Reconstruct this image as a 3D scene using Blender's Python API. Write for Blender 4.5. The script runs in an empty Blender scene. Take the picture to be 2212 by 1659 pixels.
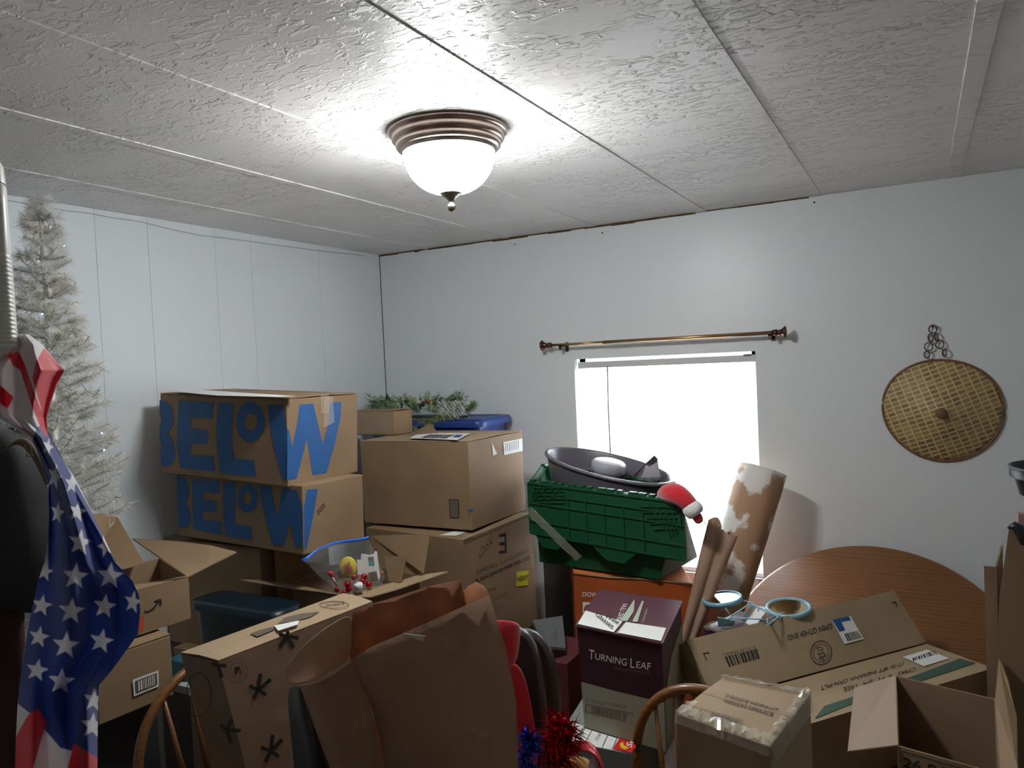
import bpy, bmesh, math, random
from mathutils import Vector, Matrix
from mathutils.geometry import tessellate_polygon
random.seed(7)
S = bpy.context.scene
COL = S.collection
PI = math.pi

# ------------------------------------------------------------------ camera
RC = [Vector((0.87901501, 0.47454449, -0.04626168)),    # image right
      Vector((-0.02646402, -0.04831824, -0.99848135)),  # image down
      Vector((-0.4760591, 0.87890436, -0.0299141))]     # view direction
CAM = Vector((0, 0, 1.64)); F = 1628.0
cd = bpy.data.cameras.new('camera'); cam = bpy.data.objects.new('camera', cd); COL.objects.link(cam)
cd.sensor_width = 36; cd.lens = F / 2212 * 36; cd.clip_start = .05
M = Matrix((RC[0], -RC[1], -RC[2])).transposed().to_4x4(); M.translation = CAM
cam.matrix_world = M
S.camera = cam

# ------------------------------------------------------------------ light and exposure
w = bpy.data.worlds.new('daylight'); S.world = w; w.use_nodes = True
w.node_tree.nodes['Background'].inputs[0].default_value = (.86, .93, 1, 1)
w.node_tree.nodes['Background'].inputs[1].default_value = 24.0
LAMP = Vector((-1.135, 1.79, 2.29)); LAMP_STRENGTH = 92
S.view_settings.view_transform = 'Standard'; S.view_settings.look = 'None'
S.view_settings.gamma = 1; S.view_settings.use_curve_mapping = False
S.view_settings.exposure = 0.30
pl = bpy.data.lights.new('window_daylight', 'AREA'); pl.shape = 'RECTANGLE'; pl.size = 1.0; pl.size_y = 1.1
pl.cycles.is_portal = True
po = bpy.data.objects.new('window_daylight', pl); COL.objects.link(po)
po.location = (-1.09, 3.68, 1.13); po.rotation_euler = (-PI / 2, 0, 0)

def at(px, py, x=None, y=None, z=None, d=None):
    a, b = (px - 1106) / F, (py - 829.5) / F
    r = RC[0] * a + RC[1] * b + RC[2]
    if x is not None: t = (x - CAM.x) / r.x
    elif y is not None: t = (y - CAM.y) / r.y
    elif z is not None: t = (z - CAM.z) / r.z
    else: t = d
    return CAM + r * t
def onplane(px, py, p0, n):
    a, b = (px - 1106) / F, (py - 829.5) / F
    r = RC[0] * a + RC[1] * b + RC[2]
    return CAM + r * ((p0 - CAM).dot(n) / r.dot(n))

# ------------------------------------------------------------------ materials
def mat(name, col, rough=.6, metal=0, col2=None, nscale=8, bump=0, bscale=40, bdist=.002, emit=0, alpha=1, trans=0, spec=None, sheen=0, coat=0, mapscale=None, ndetail=4, ramp=(.35, .65), ecol=None, translucent=0):
    m = bpy.data.materials.new(name); m.use_nodes = True
    nt = m.node_tree; N = nt.nodes; L = nt.links
    b = N['Principled BSDF']
    b.inputs['Base Color'].default_value = (*col, 1)
    b.inputs['Roughness'].default_value = rough; b.inputs['Metallic'].default_value = metal
    b.inputs['Alpha'].default_value = alpha
    b.inputs['Transmission Weight'].default_value = trans
    if spec is not None: b.inputs['Specular IOR Level'].default_value = spec
    if sheen: b.inputs['Sheen Weight'].default_value = sheen
    if coat: b.inputs['Coat Weight'].default_value = coat; b.inputs['Coat Roughness'].default_value = .15
    if emit:
        b.inputs['Emission Color'].default_value = (*(ecol or col), 1); b.inputs['Emission Strength'].default_value = emit
    tc = N.new('ShaderNodeTexCoord'); src = tc.outputs['Object']
    if mapscale:
        mp = N.new('ShaderNodeMapping'); mp.inputs['Scale'].default_value = mapscale
        L.new(src, mp.inputs[0]); src = mp.outputs[0]
    if col2:
        n = N.new('ShaderNodeTexNoise'); n.inputs['Scale'].default_value = nscale; n.inputs['Detail'].default_value = ndetail
        r = N.new('ShaderNodeValToRGB'); r.color_ramp.elements[0].position = ramp[0]; r.color_ramp.elements[1].position = ramp[1]
        r.color_ramp.elements[0].color = (*col, 1); r.color_ramp.elements[1].color = (*col2, 1)
        L.new(src, n.inputs['Vector']); L.new(n.outputs['Fac'], r.inputs[0]); L.new(r.outputs[0], b.inputs['Base Color'])
    if bump:
        n = N.new('ShaderNodeTexNoise'); n.inputs['Scale'].default_value = bscale; n.inputs['Detail'].default_value = 5
        bp = N.new('ShaderNodeBump'); bp.inputs['Strength'].default_value = bump; bp.inputs['Distance'].default_value = bdist
        L.new(src, n.inputs['Vector']); L.new(n.outputs['Fac'], bp.inputs['Height']); L.new(bp.outputs[0], b.inputs['Normal'])
    if translucent:
        t = N.new('ShaderNodeBsdfTranslucent'); t.inputs[0].default_value = (*col, 1)
        mx = N.new('ShaderNodeMixShader'); mx.inputs[0].default_value = translucent
        L.new(b.outputs[0], mx.inputs[1]); L.new(t.outputs[0], mx.inputs[2]); L.new(mx.outputs[0], N['Material Output'].inputs[0])
    return m

CARD = mat('cardboard', (.27, .175, .095), .75, col2=(.225, .145, .078), nscale=5, bump=.25, bscale=14, bdist=.004)
CARD2 = mat('cardboard_pale', (.36, .255, .155), .7, col2=(.32, .225, .135), nscale=6, bump=.25, bscale=12, bdist=.004)
CARDIN = mat('cardboard_inside', (.26, .17, .10), .85, col2=(.22, .14, .085), nscale=6)
CARDPINK = mat('cardboard_kraft', (.28, .18, .115), .75, col2=(.23, .145, .09), nscale=6, bump=.3, bscale=14, bdist=.004)
BLUEINK = mat('blue_print', (.011, .095, .30), .6, col2=(.012, .08, .25), nscale=12)
INK = mat('black_print', (.018, .016, .015), .7)
FAINT = mat('faint_print', (.12, .09, .07), .8)
REDINK = mat('red_print', (.35, .02, .03), .6)
LABEL = mat('label_paper', (.78, .78, .76), .5)
TAPE = mat('clear_tape', (.65, .58, .46), .12, alpha=.13, spec=.8, bump=.6, bscale=60, bdist=.003)
PLAST = mat('clear_film', (.6, .6, .62), .08, alpha=.10, spec=1.0, bump=1.0, bscale=30, bdist=.01)
WHITE = mat('white_plastic', (.80, .79, .74), .4)
PAINT = mat('window_trim_paint', (.82, .83, .85), .35)
BRONZE = mat('brushed_bronze', (.48, .38, .33), .28, metal=1, col2=(.55, .46, .40), nscale=20)
ROD = mat('rod_bronze', (.42, .25, .12), .3, metal=1, col2=(.48, .30, .16), nscale=15)
OAK = None

def wall_mat(name, col, rough, bumps):
    return mat(name, col, rough, bump=bumps, bscale=60, bdist=.0006, col2=tuple(c * .97 for c in col), nscale=1.5)
WALLB = wall_mat('wall_paint', (.77, .805, .825), .38, .25)
WALLL = wall_mat('panel_paint', (.80, .835, .87), .38, .25)
BOUNCEW = mat('pale_bounce_paint', (.80, .78, .75), .6)  # walls out of view, made pale to bounce fill light onto the foreground
GAP = mat('raw_wood_gap', (.16, .09, .03), .8, col2=(.03, .02, .012), nscale=14)
FLOORM = mat('brown_carpet', (.10, .075, .055), .95, col2=(.07, .05, .04), nscale=60, bump=.6, bscale=300, bdist=.004)

def ceiling_mat():
    m = bpy.data.materials.new('textured_ceiling'); m.use_nodes = True
    nt = m.node_tree; N = nt.nodes; L = nt.links; b = N['Principled BSDF']
    b.inputs['Base Color'].default_value = (.80, .775, .765, 1); b.inputs['Roughness'].default_value = .42; b.inputs['Specular IOR Level'].default_value = .3
    tc = N.new('ShaderNodeTexCoord'); mp = N.new('ShaderNodeMapping'); mp.inputs['Scale'].default_value = (1, 2.0, 1)
    L.new(tc.outputs['Object'], mp.inputs[0])
    v = N.new('ShaderNodeTexNoise'); v.inputs['Scale'].default_value = 22; v.inputs['Detail'].default_value = 5; v.inputs['Distortion'].default_value = 1.3
    L.new(mp.outputs[0], v.inputs['Vector'])
    r = N.new('ShaderNodeValToRGB'); e = r.color_ramp.elements; e[0].position = .53; e[1].position = .60
    L.new(v.outputs['Fac'], r.inputs[0])
    k = N.new('ShaderNodeTexNoise'); k.inputs['Scale'].default_value = 2.6; k.inputs['Detail'].default_value = 3
    mp2 = N.new('ShaderNodeMapping'); mp2.inputs['Scale'].default_value = (1, 2.2, 1); L.new(tc.outputs['Object'], mp2.inputs[0]); L.new(mp2.outputs[0], k.inputs['Vector'])
    kr = N.new('ShaderNodeValToRGB'); kr.color_ramp.elements[0].position = .38; kr.color_ramp.elements[1].position = .54
    L.new(k.outputs['Fac'], kr.inputs[0])
    mul = N.new('ShaderNodeMath'); mul.operation = 'MULTIPLY'; L.new(r.outputs[0], mul.inputs[0]); L.new(kr.outputs[0], mul.inputs[1])
    f = N.new('ShaderNodeTexNoise'); f.inputs['Scale'].default_value = 90; f.inputs['Detail'].default_value = 2
    L.new(tc.outputs['Object'], f.inputs['Vector'])
    sc = N.new('ShaderNodeMath'); sc.operation = 'MULTIPLY_ADD'; sc.inputs[1].default_value = .15
    L.new(f.outputs['Fac'], sc.inputs[0]); L.new(mul.outputs[0], sc.inputs[2])
    bp = N.new('ShaderNodeBump'); bp.inputs['Strength'].default_value = .9; bp.inputs['Distance'].default_value = .0055
    L.new(sc.outputs[0], bp.inputs['Height']); L.new(bp.outputs[0], b.inputs['Normal'])
    return m
CEIL = ceiling_mat()

# ------------------------------------------------------------------ mesh helpers
class MB:
    def __init__(s): s.v = []; s.f = []; s.m = []; s.s = []
    def add(s, vs, fs, m=0, smooth=False):
        o = len(s.v); s.v += [Vector(v) for v in vs]
        for f in fs: s.f.append(tuple(i + o for i in f)); s.m.append(m); s.s.append(smooth)
        return s
    def hexa(s, t, b, m=0):     # top 4 (ccw from above), bottom 4
        return s.add(list(t) + list(b), [(0, 1, 2, 3), (7, 6, 5, 4), (0, 4, 5, 1), (1, 5, 6, 2), (2, 6, 7, 3), (3, 7, 4, 0)], m)
    def box(s, lo, hi, m=0):
        a, b = Vector(lo), Vector(hi)
        t = [Vector(p) for p in ((a.x, a.y, b.z), (b.x, a.y, b.z), (b.x, b.y, b.z), (a.x, b.y, b.z))]
        return s.hexa(t, [Vector((p.x, p.y, a.z)) for p in t], m)
    def slab(s, pts, n, th, m=0):   # extrude a polygon along n
        n = Vector(n).normalized() * th; k = len(pts); P = [Vector(p) for p in pts]
        fs = [tuple(range(k)), tuple(range(2 * k - 1, k - 1, -1))] + [(i, i + k, (i + 1) % k + k, (i + 1) % k) for i in range(k)]
        return s.add(P + [p - n for p in P], fs, m)
    def tube(s, pts, r, m=0, seg=8, closed=False, cap=True):
        P = [Vector(p) for p in pts]; k = len(P); vs = []
        up = Vector((0, 0, 1))
        for i, p in enumerate(P):
            a = P[(i - 1) % k] if (closed or i > 0) else P[i]; b = P[(i + 1) % k] if (closed or i < k - 1) else P[i]
            t = (b - a).normalized()
            u = t.cross(up)
            if u.length < .05: u = t.cross(Vector((1, 0, 0)))
            u.normalize(); v = t.cross(u)
            rr = r[i] if isinstance(r, (list, tuple)) else r
            for j in range(seg):
                an = 2 * PI * j / seg; vs.append(p + u * math.cos(an) * rr + v * math.sin(an) * rr)
        fs = []
        for i in range(k if closed else k - 1):
            for j in range(seg):
                fs.append((i * seg + j, i * seg + (j + 1) % seg, ((i + 1) % k) * seg + (j + 1) % seg, ((i + 1) % k) * seg + j))
        if not closed and cap: fs += [tuple(range(seg))[::-1], tuple(range((k - 1) * seg, k * seg))]
        return s.add(vs, fs, m, True)
    def lathe(s, prof, o, axis=(0, 0, 1), m=0, seg=32, smooth=True, sx=1, sy=1, xdir=None):
        ax = Vector(axis).normalized(); u = Vector(xdir).normalized() if xdir else ax.orthogonal().normalized(); v = ax.cross(u); o = Vector(o); vs = []; fs = []
        for r, h in prof:
            for j in range(seg):
                a = 2 * PI * j / seg; vs.append(o + ax * h + u * math.cos(a) * r * sx + v * math.sin(a) * r * sy)
        for i in range(len(prof) - 1):
            for j in range(seg): fs.append((i * seg + j, i * seg + (j + 1) % seg, (i + 1) * seg + (j + 1) % seg, (i + 1) * seg + j))
        return s.add(vs, fs, m, smooth)
    def ball(s, o, r, m=0, seg=12, sc=(1, 1, 1)):
        o = Vector(o); n = seg // 2
        vs = [o + Vector((math.sin(PI * i / n) * math.cos(2 * PI * j / seg) * r * sc[0], math.sin(PI * i / n) * math.sin(2 * PI * j / seg) * r * sc[1], math.cos(PI * i / n) * r * sc[2])) for i in range(n + 1) for j in range(seg)]
        fs = [(i * seg + j, i * seg + (j + 1) % seg, (i + 1) * seg + (j + 1) % seg, (i + 1) * seg + j) for i in range(n) for j in range(seg)]
        return s.add(vs, fs, m, True)
    def grid(s, rows, m=0, smooth=True, closed=False):
        k = len(rows[0]); vs = [p for r in rows for p in r]; fs = []
        for i in range(len(rows) - 1):
            for j in range(k if closed else k - 1):
                fs.append((i * k + j, i * k + (j + 1) % k, (i + 1) * k + (j + 1) % k, (i + 1) * k + j))
        return s.add(vs, fs, m, smooth)
    def poly(s, pts, m=0, holes=()):
        loops = [[Vector(p) for p in pts]] + [[Vector(p) for p in h] for h in holes]
        tr = tessellate_polygon(loops); allp = [p for l in loops for p in l]
        return s.add(allp, [tuple(t) for t in tr], m)
    # flat marks printed on a plane (p0, n)
    def mark(s, face, px, m, eps=.0012, holes=()):
        p0, n = face; n = n.normalized()
        if n.dot(CAM - p0) < 0: n = -n
        g = lambda L: [onplane(a, b, p0, n) + n * eps for a, b in L]
        return s.poly(g(px), m, [g(h) for h in holes])
    def text(s, face, body, q, m, eps=.0014, bold=0.0):   # q: BL, BR, TR, TL in pixels
        vs, fs = glyphs(body, bold); p0, n = face; n = n.normalized()
        if n.dot(CAM - p0) < 0: n = -n
        o = []
        for u, v in vs:
            x = (q[0][0] * (1 - u) + q[1][0] * u) * (1 - v) + (q[3][0] * (1 - u) + q[2][0] * u) * v
            y = (q[0][1] * (1 - u) + q[1][1] * u) * (1 - v) + (q[3][1] * (1 - u) + q[2][1] * u) * v
            o.append(onplane(x, y, p0, n) + n * eps)
        return s.add(o, fs, m)
    def bars(s, face, q, m, n=28, eps=.0016):
        rnd = random.Random(int(q[0][0])); u = 0
        B = lambda u, v: ((q[0][0] * (1 - u) + q[1][0] * u) * (1 - v) + (q[3][0] * (1 - u) + q[2][0] * u) * v, (q[0][1] * (1 - u) + q[1][1] * u) * (1 - v) + (q[3][1] * (1 - u) + q[2][1] * u) * v)
        while u < .98:
            wv = rnd.choice([.35, .6, 1.0]) / n
            s.mark(face, [B(u, 0), B(min(1, u + wv), 0), B(min(1, u + wv), 1), B(u, 1)], m, eps); u += wv + rnd.choice([.4, .7]) / n
        return s
_g = {}
def glyphs(body, bold=0.0):
    k = (body, bold)
    if k in _g: return _g[k]
    c = bpy.data.curves.new('glyph', 'FONT'); c.body = body; c.size = 1; c.offset = bold; c.resolution_u = 3
    o = bpy.data.objects.new('glyph', c); COL.objects.link(o)
    bpy.context.view_layer.update()
    dg = bpy.context.evaluated_depsgraph_get(); me = o.evaluated_get(dg).to_mesh()
    vs = [(v.co.x, v.co.y) for v in me.vertices]; fs = [tuple(p.vertices) for p in me.polygons]
    o.evaluated_get(dg).to_mesh_clear(); bpy.data.objects.remove(o); bpy.data.curves.remove(c)
    xs = [v[0] for v in vs]; ys = [v[1] for v in vs]; x0, x1, y0, y1 = min(xs), max(xs), min(ys), max(ys)
    _g[k] = ([((x - x0) / (x1 - x0), (y - y0) / (y1 - y0)) for x, y in vs], fs)
    return _g[k]

def worldloc(o):
    v = Vector((0, 0, 0))
    while o: v += o.location; o = o.parent
    return v
def obj(name, mb, mats, parent=None, bevel=0, sub=0, solid=0, loc=None, recalc=True, bseg=2):
    me = bpy.data.meshes.new(name)
    base = worldloc(parent) if parent else Vector(loc or (0, 0, 0))
    me.from_pydata([tuple(v - base) for v in mb.v], [], mb.f)
    for i, p in enumerate(me.polygons): p.material_index = mb.m[i]; p.use_smooth = mb.s[i]
    for m in (mats if isinstance(mats, (list, tuple)) else [mats]): me.materials.append(m)
    if recalc:
        bm = bmesh.new(); bm.from_mesh(me); bmesh.ops.recalc_face_normals(bm, faces=bm.faces); bm.to_mesh(me); bm.free()
    o = bpy.data.objects.new(name, me); COL.objects.link(o)
    if parent: o.parent = parent
    else: o.location = base
    if solid: d = o.modifiers.new('thickness', 'SOLIDIFY'); d.thickness = solid; d.offset = 0
    if sub: d = o.modifiers.new('smooth', 'SUBSURF'); d.levels = d.render_levels = sub
    if bevel: d = o.modifiers.new('edge', 'BEVEL'); d.width = bevel; d.segments = bseg; d.limit_method = 'ANGLE'; d.angle_limit = .6
    return o
def tag(o, label, cat, group=None, kind=None):
    if label: o['label'] = label
    if cat: o['category'] = cat
    if group: o['group'] = group
    if kind: o['kind'] = kind
    return o
def thing(name, label, cat, loc, group=None):
    o = bpy.data.objects.new(name, None); COL.objects.link(o); o.location = Vector(loc); o.empty_display_size = .05
    return tag(o, label, cat, group)
def struct(name, mb, m, **k): o = obj(name, mb, m, **k); o['kind'] = 'structure'; return o
def stamp(body, mb, mats):
    me = body.data; base = worldloc(body); k0 = len(me.materials)
    for m in mats: me.materials.append(m)
    bm = bmesh.new(); bm.from_mesh(me); vs = [bm.verts.new(v - base) for v in mb.v]
    for f, mi in zip(mb.f, mb.m):
        try: nf = bm.faces.new([vs[i] for i in f])
        except ValueError: continue
        nf.material_index = k0 + mi
    bm.to_mesh(me); bm.free()
def V(*a): return Vector(a)

# ------------------------------------------------------------------ the room
CH = 2.29; WY = 3.504; LX = -2.732; RX = 1.35; BY = -1.5
b = MB().box((LX - .1, BY - .1, -.1), (RX + .1, WY + .3, 0)); struct('floor', b, FLOORM)
b = MB().box((LX - .1, BY - .1, CH), (RX + .1, WY + .3, CH + .1)); struct('ceiling', b, CEIL)
WX0, WX1, WZ0, WZ1 = -1.535, -.648, .60, 1.636
b = MB(); yb = WY + .16
b.box((LX + .004, WY, 0), (WX0, yb, CH - .004)); b.box((WX1, WY, 0), (RX, yb, CH - .001)); b.box((WX0, WY, 0), (WX1, yb, WZ0)); b.box((WX0, WY, WZ1), (WX1, yb, CH - .004))
struct('wall_back', b, WALLB)
b = MB(); ys = [BY, -1.1, .2, 1.34, 1.787, 2.01, 2.34, 2.545, 3.0, WY]
for y0, y1 in zip(ys, ys[1:]): b.box((LX - .02, y0 + .0007, 0), (LX, y1 - .0007, CH))
b.box((LX - .1, BY, 0), (LX - .006, WY + .2, CH))
struct('wall_left', b, WALLL)
struct('wall_right', MB().box((RX, BY, 0), (RX + .1, WY + .2, CH)), BOUNCEW)
struct('wall_front', MB().box((LX, BY - .1, 0), (RX, BY, CH)), BOUNCEW)
struct('wall_partition', MB().box((-1.42, BY, 0), (-1.30, .60, CH)), WALLL)
# ceiling battens
n = 1
for x, wd in ((-2.40, .03), (-1.893, .038), (-1.405, .044), (-.868, .05), (-.372, .046), (.138, .047)):
    b = MB().box((x - wd / 2, BY, CH - .003), (x + wd / 2, WY, CH + .001)); struct('trim_%d' % n, b, CEIL, bevel=.001); n += 1
# raw gap along the top of the back wall, and the open joint in the corner
b = MB(); random.seed(3); x = LX
while x < -.42:
    x2 = min(-.40, x + random.uniform(.03, .16)); h = random.uniform(.006, .013) * (1 if x < -1.2 else .7)
    b.box((x, WY - .0015, CH - h), (x2, WY + .01, CH)); x = x2
struct('trim_7', b, GAP)
b = MB().box((LX - .001, WY - .002, 1.3), (LX + .003, WY + .001, CH - .01)); struct('trim_8', b, mat('joint_shadow_line', (.10, .09, .08), .9))
NS = mat('nail_steel', (.05, .04, .04), .5, metal=1)
for px, py, wh in ((1759, 437, 'rightmost, right of the window'), (1112, 528, 'leftmost, left of the window'), (1301, 503, 'middle, above the window')):
    tag(obj('nail_head', MB().lathe([(0, 0), (.004, .0), (.003, .002), (0, .003)], at(px, py, y=WY), (0, -1, 0), seg=8), NS), 'tiny nail head near the top of the back wall, ' + wh, 'nail')
# thin cord tacked along the left wall
pts = []
for i, (px, py) in enumerate(((-60, 425), (20, 433), (97, 447), (140, 455), (190, 460), (240, 470), (300, 478), (360, 493), (430, 508), (500, 516), (560, 524), (640, 535), (720, 545), (790, 552))):
    p = at(px, py, x=LX + .004); pts.append(p)
tag(obj('tree_light_cord', MB().tube(pts, .0016, seg=5), mat('white_cord', (.45, .46, .5), .5)), 'thin white cord tacked along the left wall just below the ceiling', 'cord')

# window and blind
b = MB(); y0 = WY + .075
b.box((WX0, y0, WZ0), (WX0 + .03, y0 + .05, WZ1)); b.box((WX1 - .03, y0, WZ0), (WX1, y0 + .05, WZ1)); b.box((WX0, y0, WZ1 - .03), (WX1, y0 + .05, WZ1)); b.box((WX0, y0, WZ0), (WX1, y0 + .05, WZ0 + .03))
b.box((WX0, y0 + .005, 1.09), (WX1, y0 + .045, 1.12))
win = struct('window_1', b, PAINT)
g = mat('window_glass', (1, 1, 1), .02, trans=1); g.node_tree.nodes['Principled BSDF'].inputs['IOR'].default_value = 1.02
obj('window_pane', MB().box((WX0 + .03, y0 + .02, WZ0 + .03), (WX1 - .03, y0 + .024, WZ1 - .03)), g, win)
t = thing('window_blind', 'white horizontal mini blind glowing with daylight in the window', 'blind', ((WX0 + WX1) / 2, WY + .035, WZ0))
obj('head_rail', MB().box((WX0 + .012, WY + .018, WZ1 - .048), (WX1 - .004, WY + .05, WZ1 - .016)), mat('blind_rail', (.62, .62, .62), .5), t, bevel=.002)
obj('rail_bracket', MB().box((WX1 - .055, WY + .012, WZ1 - .02), (WX1 - .02, WY + .03, WZ1 - .012)), mat('blind_bracket', (.2, .2, .2), .5), t)
SL = mat('blind_slat', (.92, .92, .92), .5, translucent=.55)
b = MB(); z = WZ1 - .06; k = 0
while z > WZ0 + .03:
    a = 1.02; c = V(0, WY + .035, z); dy, dz = math.cos(a) * .0125, math.sin(a) * .0125
    A = [V(WX0 + .014, c.y - dy, z - dz), V(WX1 - .006, c.y - dy, z - dz), V(WX1 - .006, c.y + dy, z + dz), V(WX0 + .014, c.y + dy, z + dz)]
    b.slab(A, (0, -math.sin(a), math.cos(a)), .0006); z -= .0205; k += 1
obj('slats', b, SL, t)
obj('tilt_wand', MB().tube([at(1312, 790, y=WY + .012), at(1314, 880, y=WY + .008), at(1319, 990, y=WY + .004)], .0036, seg=8), mat('wand_plastic', (.22, .22, .23), .3), t)
obj('bottom_rail', MB().box((WX0 + .012, WY + .022, WZ0 + .003), (WX1 - .006, WY + .048, WZ0 + .02)), WHITE, t)

# ceiling light
t = thing('ceiling_light', 'bronze flush ceiling light with a glowing frosted glass dome', 'ceiling light', LAMP)
prof = [(.02, 0), (.160, 0), (.166, -.003), (.167, -.009), (.162, -.014), (.154, -.015), (.156, -.021), (.156, -.029), (.150, -.035), (.143, -.036), (.146, -.041), (.145, -.049), (.138, -.055), (.132, -.055), (.134, -.060), (.128, -.064)]
obj('base', MB().lathe(prof, LAMP, seg=64), BRONZE, t)
DOME = mat('glowing_frosted_glass', (1, 1, 1), .4, emit=LAMP_STRENGTH, ecol=(.97, 1, .985))
nt = DOME.node_tree; _tc = nt.nodes.new('ShaderNodeTexCoord'); _sx = nt.nodes.new('ShaderNodeSeparateXYZ'); _mr = nt.nodes.new('ShaderNodeMapRange')   # glow shaped by height: bright belly to light the walls, dim rim and bottom
nt.links.new(_tc.outputs['Object'], _sx.inputs[0]); nt.links.new(_sx.outputs['Z'], _mr.inputs['Value'])
_mr.inputs['From Min'].default_value = -.18; _mr.inputs['From Max'].default_value = -.06; _rp = nt.nodes.new('ShaderNodeValToRGB'); nt.links.new(_mr.outputs[0], _rp.inputs[0])
_e = _rp.color_ramp.elements; _e[0].position = 0; _e[0].color = (.10, .10, .10, 1); _e[1].position = 1; _e[1].color = (.05, .05, .05, 1)
for _p, _c in ((.18, .35), (.40, 1.0), (.58, .75), (.76, .16)): _n = _e.new(_p); _n.color = (_c, _c, _c, 1)
_mm = nt.nodes.new('ShaderNodeMath'); _mm.operation = 'MULTIPLY'; _mm.inputs[1].default_value = LAMP_STRENGTH * 1.75; nt.links.new(_rp.outputs[0], _mm.inputs[0])
nt.links.new(_mm.outputs[0], nt.nodes['Principled BSDF'].inputs['Emission Strength'])
pr = [(.128, -.056)] + [(.128 * math.cos(a) ** .85, -.058 - .119 * math.sin(a)) for a in [PI / 2 * i / 14 for i in range(15)][:-1]] + [(.006, -.1775)]
obj('glass_shade', MB().lathe(pr, LAMP, seg=48), DOME, t)
pr = [(q_, h_ + .016) for q_, h_ in ((.0, -.182), (.031, -.184), (.033, -.188), (.026, -.196), (.014, -.205), (.008, -.212), (.0065, -.219), (.010, -.222), (.0115, -.230), (.009, -.238), (.004, -.241), (0, -.2415))]
obj('finial', MB().lathe(pr, LAMP, seg=24), mat('aged_pewter', (.32, .29, .24), .3, metal=1), t)

# curtain rod
ry = WY - .075
A = at(1186, 747, y=ry); B = at(1676, 717, y=ry); zr = (A.z + B.z) / 2; A.z = B.z = zr; mid = at(1302, 741, y=ry).x
t = thing('curtain_rod', 'telescoping bronze curtain rod with flared ends above the window', 'curtain rod', V((A.x + B.x) / 2, ry, zr))
obj('inner_rod', MB().tube([A, V(mid + .02, ry, zr)], .0065, seg=16), ROD, t)
obj('outer_rod', MB().tube([V(mid, ry, zr), B], .0085, seg=16), ROD, t)
FN = mat('finial_brown', (.13, .06, .04), .28, metal=1)
for p, sgn in ((A, -1), (B, 1)):
    pr = [(0, -.012), (.013, -.012), (.014, .004), (.010, .008), (.011, .014), (.015, .024), (.024, .034), (.027, .038), (.024, .042), (0, .046)]
    obj('finial', MB().lathe(pr, p, (sgn, 0, 0), seg=24), FN, t)
for px, py in ((1212, 748), (1664, 724)):
    x = at(px, py, y=ry).x; b = MB()
    b.box((x - .008, ry - .012, zr - .012), (x + .008, WY - .001, zr - .005)); b.box((x - .008, WY - .006, zr - .035), (x + .008, WY - .001, zr + .012)); b.box((x - .007, ry - .012, zr - .024), (x + .007, ry - .007, zr))
    obj('bracket', b, mat('bracket_metal', (.08, .06, .05), .45, metal=1), t)

# woven hat on the wall
def weave_mat():
    m = mat('woven_bamboo', (.42, .29, .12), .55); nt = m.node_tree; N = nt.nodes; L = nt.links; bs = N['Principled BSDF']
    tc = N.new('ShaderNodeTexCoord'); mp = N.new('ShaderNodeMapping'); mp.inputs['Rotation'].default_value = (PI / 2, 0, .0); mp.inputs['Scale'].default_value = (1, 1, 1)
    L.new(tc.outputs['Object'], mp.inputs[0])
    br = N.new('ShaderNodeTexBrick'); br.inputs['Scale'].default_value = 21; br.inputs['Mortar Size'].default_value = .07; br.inputs['Mortar Smooth'].default_value = .4
    br.inputs['Brick Width'].default_value = .62; br.inputs['Row Height'].default_value = .38; br.offset = .38; br.offset_frequency = 1; br.squash = 1
    br.inputs['Color1'].default_value = (.40, .28, .11, 1); br.inputs['Color2'].default_value = (.22, .13, .06, 1); br.inputs['Mortar'].default_value = (.60, .47, .24, 1)
    sp = N.new('ShaderNodeMapping'); sp.inputs['Rotation'].default_value = (0, 0, .35); L.new(mp.outputs[0], sp.inputs[0]); L.new(sp.outputs[0], br.inputs['Vector'])
    L.new(br.outputs['Color'], bs.inputs['Base Color'])
    bp = N.new('ShaderNodeBump'); bp.inputs['Distance'].default_value = .003; bp.inputs['Strength'].default_value = .8; L.new(br.outputs['Fac'], bp.inputs['Height']); L.new(bp.outputs[0], bs.inputs['Normal'])
    return m
hc = at(2034, 886, y=WY - .02); R0 = .208
t = thing('woven_hat', 'round conical woven bamboo hat hanging on the back wall', 'woven hat', hc)
b = MB(); rows = []
for i in range(13):
    f = i / 12; row = []
    for j in range(64):
        a = 2 * PI * j / 64; rr = R0 * f * (1 + .025 * math.cos(2 * a + .6) + .012 * math.sin(3 * a)); row.append(hc + V(math.cos(a) * rr, -.105 * (1 - f) + .012, math.sin(a) * rr))
    rows.append(row)
b.grid(rows, 0, True, True); obj('woven_cone', b, weave_mat(), t, solid=.003)
RIM = mat('rattan_rim', (.16, .065, .03), .5, col2=(.22, .11, .05), nscale=40)
obj('rim', MB().tube(rows[-1], .0055, closed=True, seg=8), RIM, t)
obj('knob', MB().lathe([(.022, .0), (.021, .010), (.014, .017), (0, .019)], hc + V(-.002, -.084, -.006), (0, -1, 0), seg=20), mat('rattan_knob', (.17, .09, .045), .6, bump=.8, bscale=250, bdist=.002), t)
RING = mat('chain_ring', (.10, .05, .04), .4)
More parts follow.
